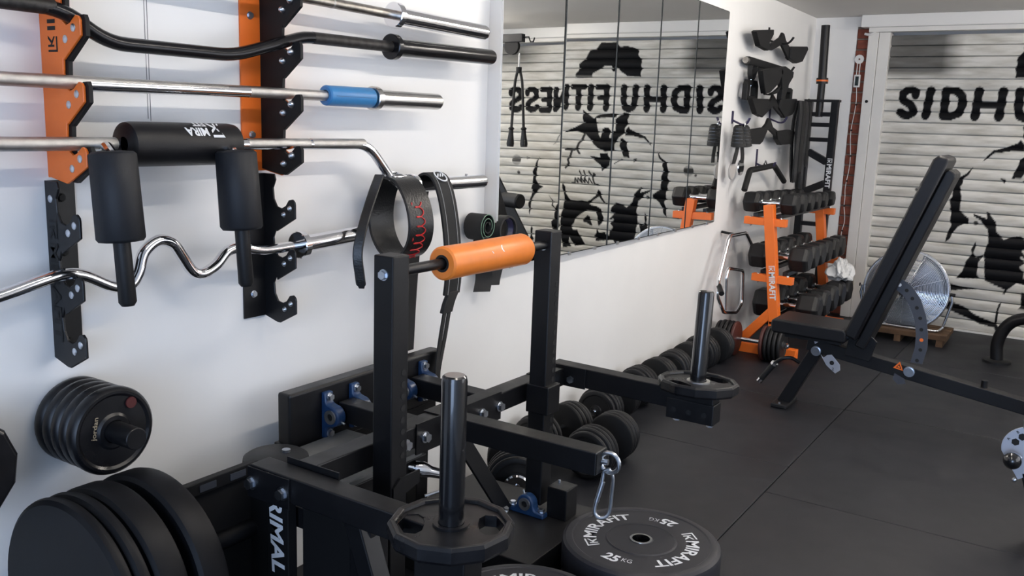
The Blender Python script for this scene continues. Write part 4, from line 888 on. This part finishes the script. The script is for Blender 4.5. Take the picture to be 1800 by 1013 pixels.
for yy, s in ((5.25, -1), (5.33, 1)): MB().band(smooth_path([(.08, yy, 1.265), (.08, yy+s*.02, 1.21), (.075, yy+s*.035, 1.165)], 4), (.0, .05, 0), .006).build('tail_strap', WEB, t)
for k, yy in enumerate((5.25, 5.40)):
    tt = thing('disc_grip', ['frosted round disc hanging below the ankle cuffs, left one', 'chrome-rimmed round disc hanging below the ankle cuffs, right one'][k], 'disc', (.06, yy, 1.1))
    MB().lathe((.050, yy, 1.118+.02*k), (.062, yy, 1.118+.02*k), [(0, .048), (.5, .050), (1, .048)], 24).build('disc', (SCUFF, CHROME)[k], tt)
    MB().tube([(.056, yy, 1.168+.02*k), (.06, yy+.005, 1.205), (.065, yy+.004, 1.23)], .004, 6).build('cord', BLACKM, tt)
t = thing('angled_bar_attachment', 'angled black cable bar hanging on the lower purple-grey hook', 'bar attachment', (.1, 5.7, 1.0))
MB().tube(fillet([(.105, 5.36, 1.005), (.10, 5.45, 1.122), (.10, 5.93, 1.142), (.105, 6.17, 1.03)], .02, 4), .0185, 14).build('bar', BLACKM, t)
MB().tube([(.10, 5.72, 1.155), (.10, 5.745, 1.175), (.10, 5.77, 1.158)], .005, 8).build('eyelet', CHROME, t)
for k, (yy, zb, wd, xx) in enumerate(((6.30, 1.02, .07, .125), (6.40, 1.08, .08, .125), (6.49, .90, .06, .12), (6.57, 1.12, .05, .12))):
    lb = ['long black band hanging on the wall, leftmost of the cluster', 'wide black band hanging on the wall, second of the cluster', 'longest black band hanging on the wall, third of the cluster', 'short black band hanging on the wall beside the corner'][k]
    tt = thing('hanging_band', lb, 'resistance band', (xx, yy, zb), 'black bands hanging on the wall')
    MB().band(smooth_path([(xx, 6.45+(yy-6.45)*.92, 1.575), (xx+.012, yy, 1.48), (xx+.006, yy+.008, (1.5+zb)/2), (xx+.012, yy-.006, zb+.03), (xx, yy+.012, zb)], 5), (.0, wd, 0), .012).build('front_run', WEB if k % 2 else LEATHER, tt)
    MB().band(smooth_path([(xx-.012, 6.45+(yy-6.45)*.92, 1.575), (xx-.035, yy+.02, 1.4), (xx-.022, yy+.02, zb+.1), (xx-.006, yy+.012, zb)], 5), (.0, wd*.8, 0), .010).build('rear_run', WEB, tt)
# tall black frame with pole in the corner
t = thing('ladder_frame', 'tall black ladder frame with white MIRAFIT lettering standing in the corner', 'machine frame', (.15, 6.8, 0))
def fbar(a, b, w=.05): MB().bar((a[0], 6.80, a[1]), (b[0], 6.80, b[1]), w, .05, up=(1,0,0) if abs(a[0]-b[0]) < abs(a[1]-b[1]) else (0,0,1)).build('cross_bar' if abs(a[1]-b[1]) < .3 else 'side_post', BLACK, t, smooth=False, bevel=.003)
fbar((.057, 0), (.057, 1.597)); fbar((.243, 0), (.243, 1.597))
MB().box(.028, .274, 6.765, 6.835, 1.585, 1.602).build('top_plate', BLACK, t, smooth=False)
for z in (1.50, 1.425, 1.318): MB().box(.082, .218, 6.778, 6.822, z-.018, z+.012).build('rung', BLACK, t, smooth=False, bevel=.002)
fbar((.082, 1.225), (.220, 1.155), .045); fbar((.082, .935), (.220, 1.00), .045)
for z in (.70, .45): MB().box(.082, .218, 6.778, 6.822, z-.018, z+.012).build('rung', BLACK, t, smooth=False, bevel=.002)
lettering('lettering', 'MIRAFIT', (.248, 6.7745, 1.075), (0,0,-1), (1,0,0), .034, WHITEP, t, bold=.03, width=.215, logo=True)
t = thing('rack_pole', 'thick black pole with orange ring standing in the corner frame', 'pole', (.13, 6.8, 1.5))
MB().cyl((.133, 6.80, 1.478), (.133, 6.80, 1.76), .026, 24).build('lower_tube', BLACK, t)
MB().cyl((.133, 6.80, 1.73), (.122, 6.80, 2.125), .030, 24).build('upper_tube', BLACK, t)
MB().cyl((.134, 6.80, 1.715), (.133, 6.80, 1.755), .041, 24).build('collar', BLACK, t)
MB().cyl((.1335, 6.80, 1.730), (.1335, 6.80, 1.742), .0425, 24).build('orange_ring', ORANGE, t)

# ================================================================ ADJUSTABLE BENCH
t = thing('adjustable_bench', 'black adjustable weight bench with raised backrest in the middle of the floor', 'weight bench', (1.0, 4.45, 0))
Y0, Y1 = 4.32, 4.58; YM = 4.45
MB().prism([(.640,.402),(.655,.388),(.985,.384),(1.0,.392),(1.0,.438),(.985,.452),(.655,.458),(.640,.448)], (0, Y0, 0), (1,0,0), (0,0,1), (0, Y1-Y0, 0)).build('seat_pad', VINYL, t, bevel=.012, seg=3)
MB().box(.70, .97, Y0+.05, Y1-.05, .365, .386).build('seat_frame', BLACK, t, smooth=False)
b0, b1 = V3((1.045, 0, .405)), V3((1.352, 0, 1.262)); dB = (b1-b0).normalized(); nB = V3((-dB.z, 0, dB.x))
def BQ(s, n): p = b0 + dB*s + nB*n; return (p.x, p.z)
LB = (b1-b0).length
MB().prism([BQ(0,.002), BQ(0,.055), BQ(.02,.066), BQ(LB-.02,.066), BQ(LB+.008,.050), BQ(LB+.008,.012), BQ(LB-.01,.002)], (0, Y0, 0), (1,0,0), (0,0,1), (0, Y1-Y0, 0)).build('back_pad', VINYL, t, bevel=.011, seg=3)
MB().prism([BQ(-.03,-.045), BQ(-.03,.0), BQ(LB-.05,.0), BQ(LB-.035,-.012), BQ(LB-.045,-.040), BQ(LB-.06,-.046)], (0, Y0+.035, 0), (1,0,0), (0,0,1), (0, Y1-Y0-.07, 0)).build('back_frame', BLACK, t, smooth=False, bevel=.006)
MB().bar((.80, YM, .338), (2.35, YM, .118), .07, .062).build('main_beam', BLACK, t, smooth=False, bevel=.003)
MB().bar((.862, YM, .345), (.705, YM, .012), .06, .062, up=(0,1,0)).build('front_leg', BLACK, t, smooth=False, bevel=.004)
MB().box(.665, .745, YM-.10, YM+.10, .0, .022).build('front_foot', RUBBER, t, smooth=False, bevel=.006)
for s in (-1, 1): MB().cyl((.705, YM+s*.085, .022), (.705, YM+s*.085, .030), .006, 8).build('foot_bolt', ZINC, t)
MB().bar((2.33, YM-.25, .03), (2.33, YM+.25, .03), .06, .06).build('rear_foot', BLACK, t, smooth=False, bevel=.004)
MB().box(2.30, 2.36, YM-.03, YM+.03, .05, .15).build('rear_leg', BLACK, t, smooth=False)
MB().prism([(.985,.315),(1.10,.300),(1.125,.40),(1.06,.455),(1.0,.43)], (0, YM-.052, 0), (1,0,0), (0,0,1), (0, .012, 0)).build('hinge_plate', BLACK, t, smooth=False, bevel=.002)
arc_o = [(1.200,.715),(1.250,.683),(1.292,.628),(1.322,.555),(1.338,.475),(1.343,.405),(1.330,.330)]
arc_i = [(1.278,.330),(1.290,.405),(1.288,.465),(1.274,.535),(1.248,.593),(1.212,.640),(1.168,.670)]
lad = MB().prism(arc_o + arc_i, (0, YM-.053, 0), (1,0,0), (0,0,1), (0, .007, 0)).build('angle_ladder', SILVER if False else GREYP, t, smooth=False, bevel=.001)
for k, f in enumerate(np.linspace(.04, .97, 9)):
    a = f*6; i = min(5, int(a)); u = a-i
    po = V3((arc_o[i][0]*(1-u)+arc_o[i+1][0]*u, 0, arc_o[i][1]*(1-u)+arc_o[i+1][1]*u)); ii = arc_i[::-1]
    pi_ = V3((ii[i][0]*(1-u)+ii[i+1][0]*u, 0, ii[i][1]*(1-u)+ii[i+1][1]*u)); q = (po+pi_)/2
    MB().cyl((q.x, YM-.0538, q.z), (q.x, YM-.0531, q.z), .0085, 10).build('ladder_hole', (WHITEP if k == 0 else ORANGE if k == 6 else ENGR), lad)
hexbolt((1.016, YM-.052, .416), (0,-1,0), .013, .012).build('bolt', ZINC, t)
hexbolt((.847, YM-.036, .308), (0,-1,0), .020, .012, 16).build('bolt', ZINC, t)
hexbolt((1.276, YM-.036, .281), (0,-1,0), .020, .012, 16).build('bolt', ZINC, t)
tri = MB().prism([(1.205,.288),(1.250,.280),(1.232,.322)], (0, YM-.0360, 0), (1,0,0), (0,0,1), (0, -.0006, 0)).build('warning_triangle', ORANGE, t, smooth=False)
MB().prism([(1.217,.292),(1.241,.288),(1.231,.310)], (0, YM-.0367, 0), (1,0,0), (0,0,1), (0, -.0004, 0)).build('triangle_centre', BLACKM, tri, smooth=False)
MB().prism([(1.222,.294),(1.236,.2915),(1.230,.304)], (0, YM-.0372, 0), (1,0,0), (0,0,1), (0, -.0004, 0)).build('triangle_mark', ORANGE, tri, smooth=False)
q = MB().prism([(.872,.298),(.888,.284),(.905,.300),(.925,.305),(.968,.262),(.972,.235),(.950,.215),(.905,.248)], (0, YM-.045, 0), (1,0,0), (0,0,1), (0, -.005, 0)).build('seat_angle_plate', SILVER, t, smooth=False, bevel=.001)
MB().cyl((.930, YM-.0510, .265), (.930, YM-.0503, .265), .011, 12).build('plate_hole', ENGR, q)
lettering('plate_number', '2', (.938, YM-.0503, .236), (1,0,0), (0,0,1), .014, ENGR, q, bold=.02)
MB().prism([(.825,.385),(.880,.378),(.842,.345)], (0, YM-.045, 0), (1,0,0), (0,0,1), (0, -.005, 0)).build('seat_angle_tip', SILVER, t, smooth=False)
MB().prism([(1.215,.265),(1.260,.245),(1.268,.222),(1.235,.214),(1.210,.235)], (0, YM-.045, 0), (1,0,0), (0,0,1), (0, .006, 0)).build('ladder_tail', GREYP, t, smooth=False)
MB().tube(fillet([(.77, YM-.03, .235), (.735, YM-.06, .262), (.690, YM-.07, .250), (.655, YM-.07, .215)], .02, 4), .009, 10).build('handle_hook', BLACK, t)
MB().cyl((.660, YM-.07, .220), (.600, YM-.07, .128), .0145, 14).build('carry_grip', RUBBER, t)
MB().cyl((.662, YM-.07, .223), (.655, YM-.07, .212), .018, 14).build('grip_ring', CHROME, t); MB().cyl((.600, YM-.07, .128), (.590, YM-.07, .113), .0155, 14).build('grip_cap', CHROME, t)
MB().cyl((1.588, YM, .25), (1.588, YM, .290), .014, 12).build('stop_stud', BLACK, t)
# second bench frame at the right picture edge
t = thing('bench_frame', 'second bench frame with silver angle quadrant and black ball knob, right picture edge', 'bench frame', (1.85, 3.4, 0))
ang = np.linspace(1.35, 3.35, 16); qc = (1.835, .325)
qd = MB().prism([(qc[0]+.098*math.cos(a), qc[1]+.085*math.sin(a)) for a in ang] + [(1.80, .215), (1.85, .25)], (0, 3.40, 0), (1,0,0), (0,0,1), (0, .006, 0)).build('angle_quadrant', SILVER, t, smooth=False, bevel=.001)
for k, a in enumerate((1.75, 2.25, 2.75)):
    MB().cyl((qc[0]+.062*math.cos(a), 3.3990, qc[1]+.055*math.sin(a)), (qc[0]+.062*math.cos(a), 3.3998, qc[1]+.055*math.sin(a)), .013, 6).build('quadrant_hole', ENGR, qd)
    lettering('letter', 'ABC'[2-k], (qc[0]+.086*math.cos(a), 3.3995, qc[1]+.074*math.sin(a)), (math.sin(a), 0, -math.cos(a)), (math.cos(a), 0, math.sin(a)), .009, ENGR, qd, bold=.02)
MB().sphere((1.778, 3.355, .292), .029, 20, 14).build('ball_knob', BLACKG, t)
MB().cyl((1.778, 3.38, .292), (1.80, 3.41, .292), .010, 12).build('knob_stem', ZINC, t)
MB().bar((1.81, 3.44, .285), (2.40, 3.44, .30), .06, .10).build('beam', BLACK, t, smooth=False, bevel=.004)
MB().bar((1.835, 3.43, .25), (1.90, 3.43, .02), .06, .06, up=(0,1,0)).build('leg', BLACK, t, smooth=False, bevel=.004)
MB().box(1.86, 1.94, 3.30, 3.56, 0, .025).build('foot', RUBBER, t, smooth=False, bevel=.004)
for x, z in ((1.80, .425), (1.79, .212)): MB().sphere((x, 3.40, z), .008, 10, 8).build('bolt_head', ZINC, t)
MB().cyl((1.80, 3.40, .40), (1.80, 3.40, .425), .006, 8).build('stud', ZINC, t)

# ================================================================ FAN AND PALLET
t = thing('floor_fan', 'round chrome floor fan in front of the shutter', 'fan', (.89, 6.6, 0)); fc = V3((.893, 6.56, .325)); fa = V3((.02, -.985, .17)).normalized()
R_ = .272
m = MB()
ex = V3((1, 0, 0)); ex = (ex - fa*ex.dot(fa)).normalized(); ez = fa.cross(ex)
def circ(r, dpt, n=64): return [fc + fa*dpt + (ex*math.cos(2*math.pi*k/n) + ez*math.sin(2*math.pi*k/n))*r for k in range(n)]
for k in range(26):
    r = .045 + (R_-.05)*k/25; m.tube(circ(r, .085 - .055*(r/R_)**2.2, 48), .0016, 4, closed=True)
for k in range(16):
    an = 2*math.pi*k/16; m.tube([fc + fa*(.082 - .055*(f)**2.2) + (ex*math.cos(an) + ez*math.sin(an))*R_*f for f in (.15, .4, .7, 1)], .0022, 4)
m.build('front_grille', FANM, t)
m = MB()
for k in range(10):
    r = .045 + (R_-.05)*k/9; m.tube(circ(r, -.09 + .05*(r/R_)**2, 40), .0016, 4, closed=True)
m.build('rear_grille', FANM, t)
MB().tube(circ(R_, .02), .006, 8, closed=True).build('rim', FANM, t)
MB().lathe(fc-fa*.03, fc+fa*.03, [(0, R_*.985), (1, R_*.985), (1, R_*.965), (0, R_*.965), (0, R_*.985)], 64, False).build('shroud', FANM, t)
MB().lathe(fc+fa*.075, fc+fa*.095, [(0, .048), (.6, .046), (1, .030), (1, .001)], 28, False).build('badge', FANM, t)
for k in range(3):
    a0 = k*2*math.pi/3 + .5; vs = []; fs = []
    for i in range(9):
        for j in range(5):
            f = .17 + .78*j/4; a = a0 + (i/8-.5)*1.45*(.75+.3*f); vs.append(fc + fa*(.015*(i/8-.5)*4*.7) + (ex*math.cos(a) + ez*math.sin(a))*R_*f)
    for i in range(8):
        for j in range(4): fs.append((i*5+j, i*5+j+1, i*5+j+6, i*5+j+5))
    o_ = MB().add(vs, fs).build('blade', FANB, t, angle=60); md = o_.modifiers.new('thick', 'SOLIDIFY'); md.thickness = .002
MB().cyl(fc-fa*.09, fc+fa*.03, .055, 24).build('motor', BLACKM, t)
for s in (-1, 1):
    p = fc + ex*s*(R_+.012)
    MB().tube([p, p + V3((s*.008, .0, -.05)), V3((p.x-s*.03, 6.56, .095))], .009, 10).build('leg', FANM, t)
    MB().cyl(p-ex*.015, p+ex*s*.022, .012, 12).build('tilt_knob', BLACKM, t)
MB().tube(fillet([(fc.x-R_+.018, 6.56, .095), (fc.x-R_+.03, 6.44, .088), (fc.x+R_-.03, 6.44, .088), (fc.x+R_-.018, 6.56, .095)], .04, 4), .009, 10).build('stand_bar', FANM, t)
t = thing('wooden_pallet', 'low wooden pallet under the floor fan', 'pallet', (.9, 6.55, 0))
for k, yy in enumerate((6.40, 6.49, 6.58, 6.67)): MB().box(.60, 1.20, yy-.037, yy+.037, .045, .078).build('plank', WOOD, t, smooth=False, bevel=.002)
for xx in (.62, .90, 1.16): MB().box(xx-.02, xx+.02, 6.365, 6.705, .0, .045).build('bearer', WOOD, t, smooth=False)
# ================================================================ CABLE TOWER (right of the frame, seen in the mirror)
t = thing('cable_tower', 'black cable tower with bent tube foot and foam roller at the right edge', 'cable machine', (2.3, 6.0, 0))
MB().box(2.30, 2.38, 5.93, 6.01, 0, 2.12).build('column', BLACK, t, smooth=False, bevel=.003)
MB().box(1.86, 2.38, 5.945, 5.995, 1.985, 2.045).build('top_arm', BLACK, t, smooth=False, bevel=.003)
MB().cyl((1.96, 5.955, 1.955), (1.96, 5.985, 1.955), .062, 28).build('pulley', BLACKM, t)
MB().tube([(1.86, 5.97, 2.02), (1.815, 5.97, 2.02), (1.80, 5.97, 1.985), (1.775, 5.97, 1.985), (1.765, 5.97, 2.015)], .006, 8).build('arm_hook', BLACKM, t)
MB().tube(fillet([(1.517, 6.18, .0), (1.50, 6.18, .14), (1.56, 6.17, .275), (1.75, 6.12, .335), (2.34, 5.99, .345)], .10, 6), .036, 18).build('bent_foot_tube', BLACK, t)
MB().lathe((1.517, 6.18, .0), (1.517, 6.18, .020), [(0, .080), (.7, .080), (1, .07)], 28).build('foot_disc', RUBBER, t)
MB().prism([(2.33, 1.25), (2.10, 1.21), (1.684, .54), (1.684, .32), (2.33, .32)], (0, 5.80, 0), (1,0,0), (0,0,1), (0, .02, 0)).build('gusset_plate', BLACK, t, smooth=False, bevel=.002)
MB().bar((2.34, 5.81, .9), (2.34, 5.95, .9), .06, .06).build('gusset_mount', BLACK, t, smooth=False)
MB().lathe((1.90, 5.795, .805), (1.715, 5.74, .800), [(0, .048), (.05, .056), (.95, .056), (1, .046)], 24).build('foam_roller', RUBBER, t)
t = thing('tricep_rope', 'black rope attachment with rubber ends hanging from the cable tower pulley', 'rope', (1.90, 5.97, 1.2))
MB().tube([(1.895, 5.97, 1.905), (1.895, 5.97, 1.80)], .007, 8).build('snap_hook', CHROME, t)
MB().cyl((1.895, 5.97, 1.80), (1.895, 5.97, 1.755), .022, 14).build('ferrule', BLACKM, t)
for s in (-1, 1):
    MB().tube(smooth_path([(1.895+s*.012, 5.97, 1.77), (1.895+s*.032, 5.97, 1.68), (1.895+s*.045, 5.97, 1.50), (1.895+s*.055, 5.97, 1.34)], 4), .0105, 10).build('rope_strand', WEB, t)
    MB().lathe((1.895+s*.055, 5.97, 1.35), (1.895+s*.062, 5.97, 1.20), [(0, .014), (.08, .026), (.14, .017), (.4, .020), (.85, .030), (1, .026)], 14).build('rubber_end', RUBBER, t)
# pencil lines and scuffs left on the wall
for i, (y, z0, z1) in enumerate(((1.335, 1.34, 1.62), (1.342, 1.335, 1.62))):
    tag(MB().box(.0002, .0008, y, y+.0012, z0, z1).build('pencil_line', PENCIL, smooth=False), ['left one of two vertical pencil lines behind the black yoke pad', 'right one of two vertical pencil lines behind the black yoke pad'][i], 'pencil line')
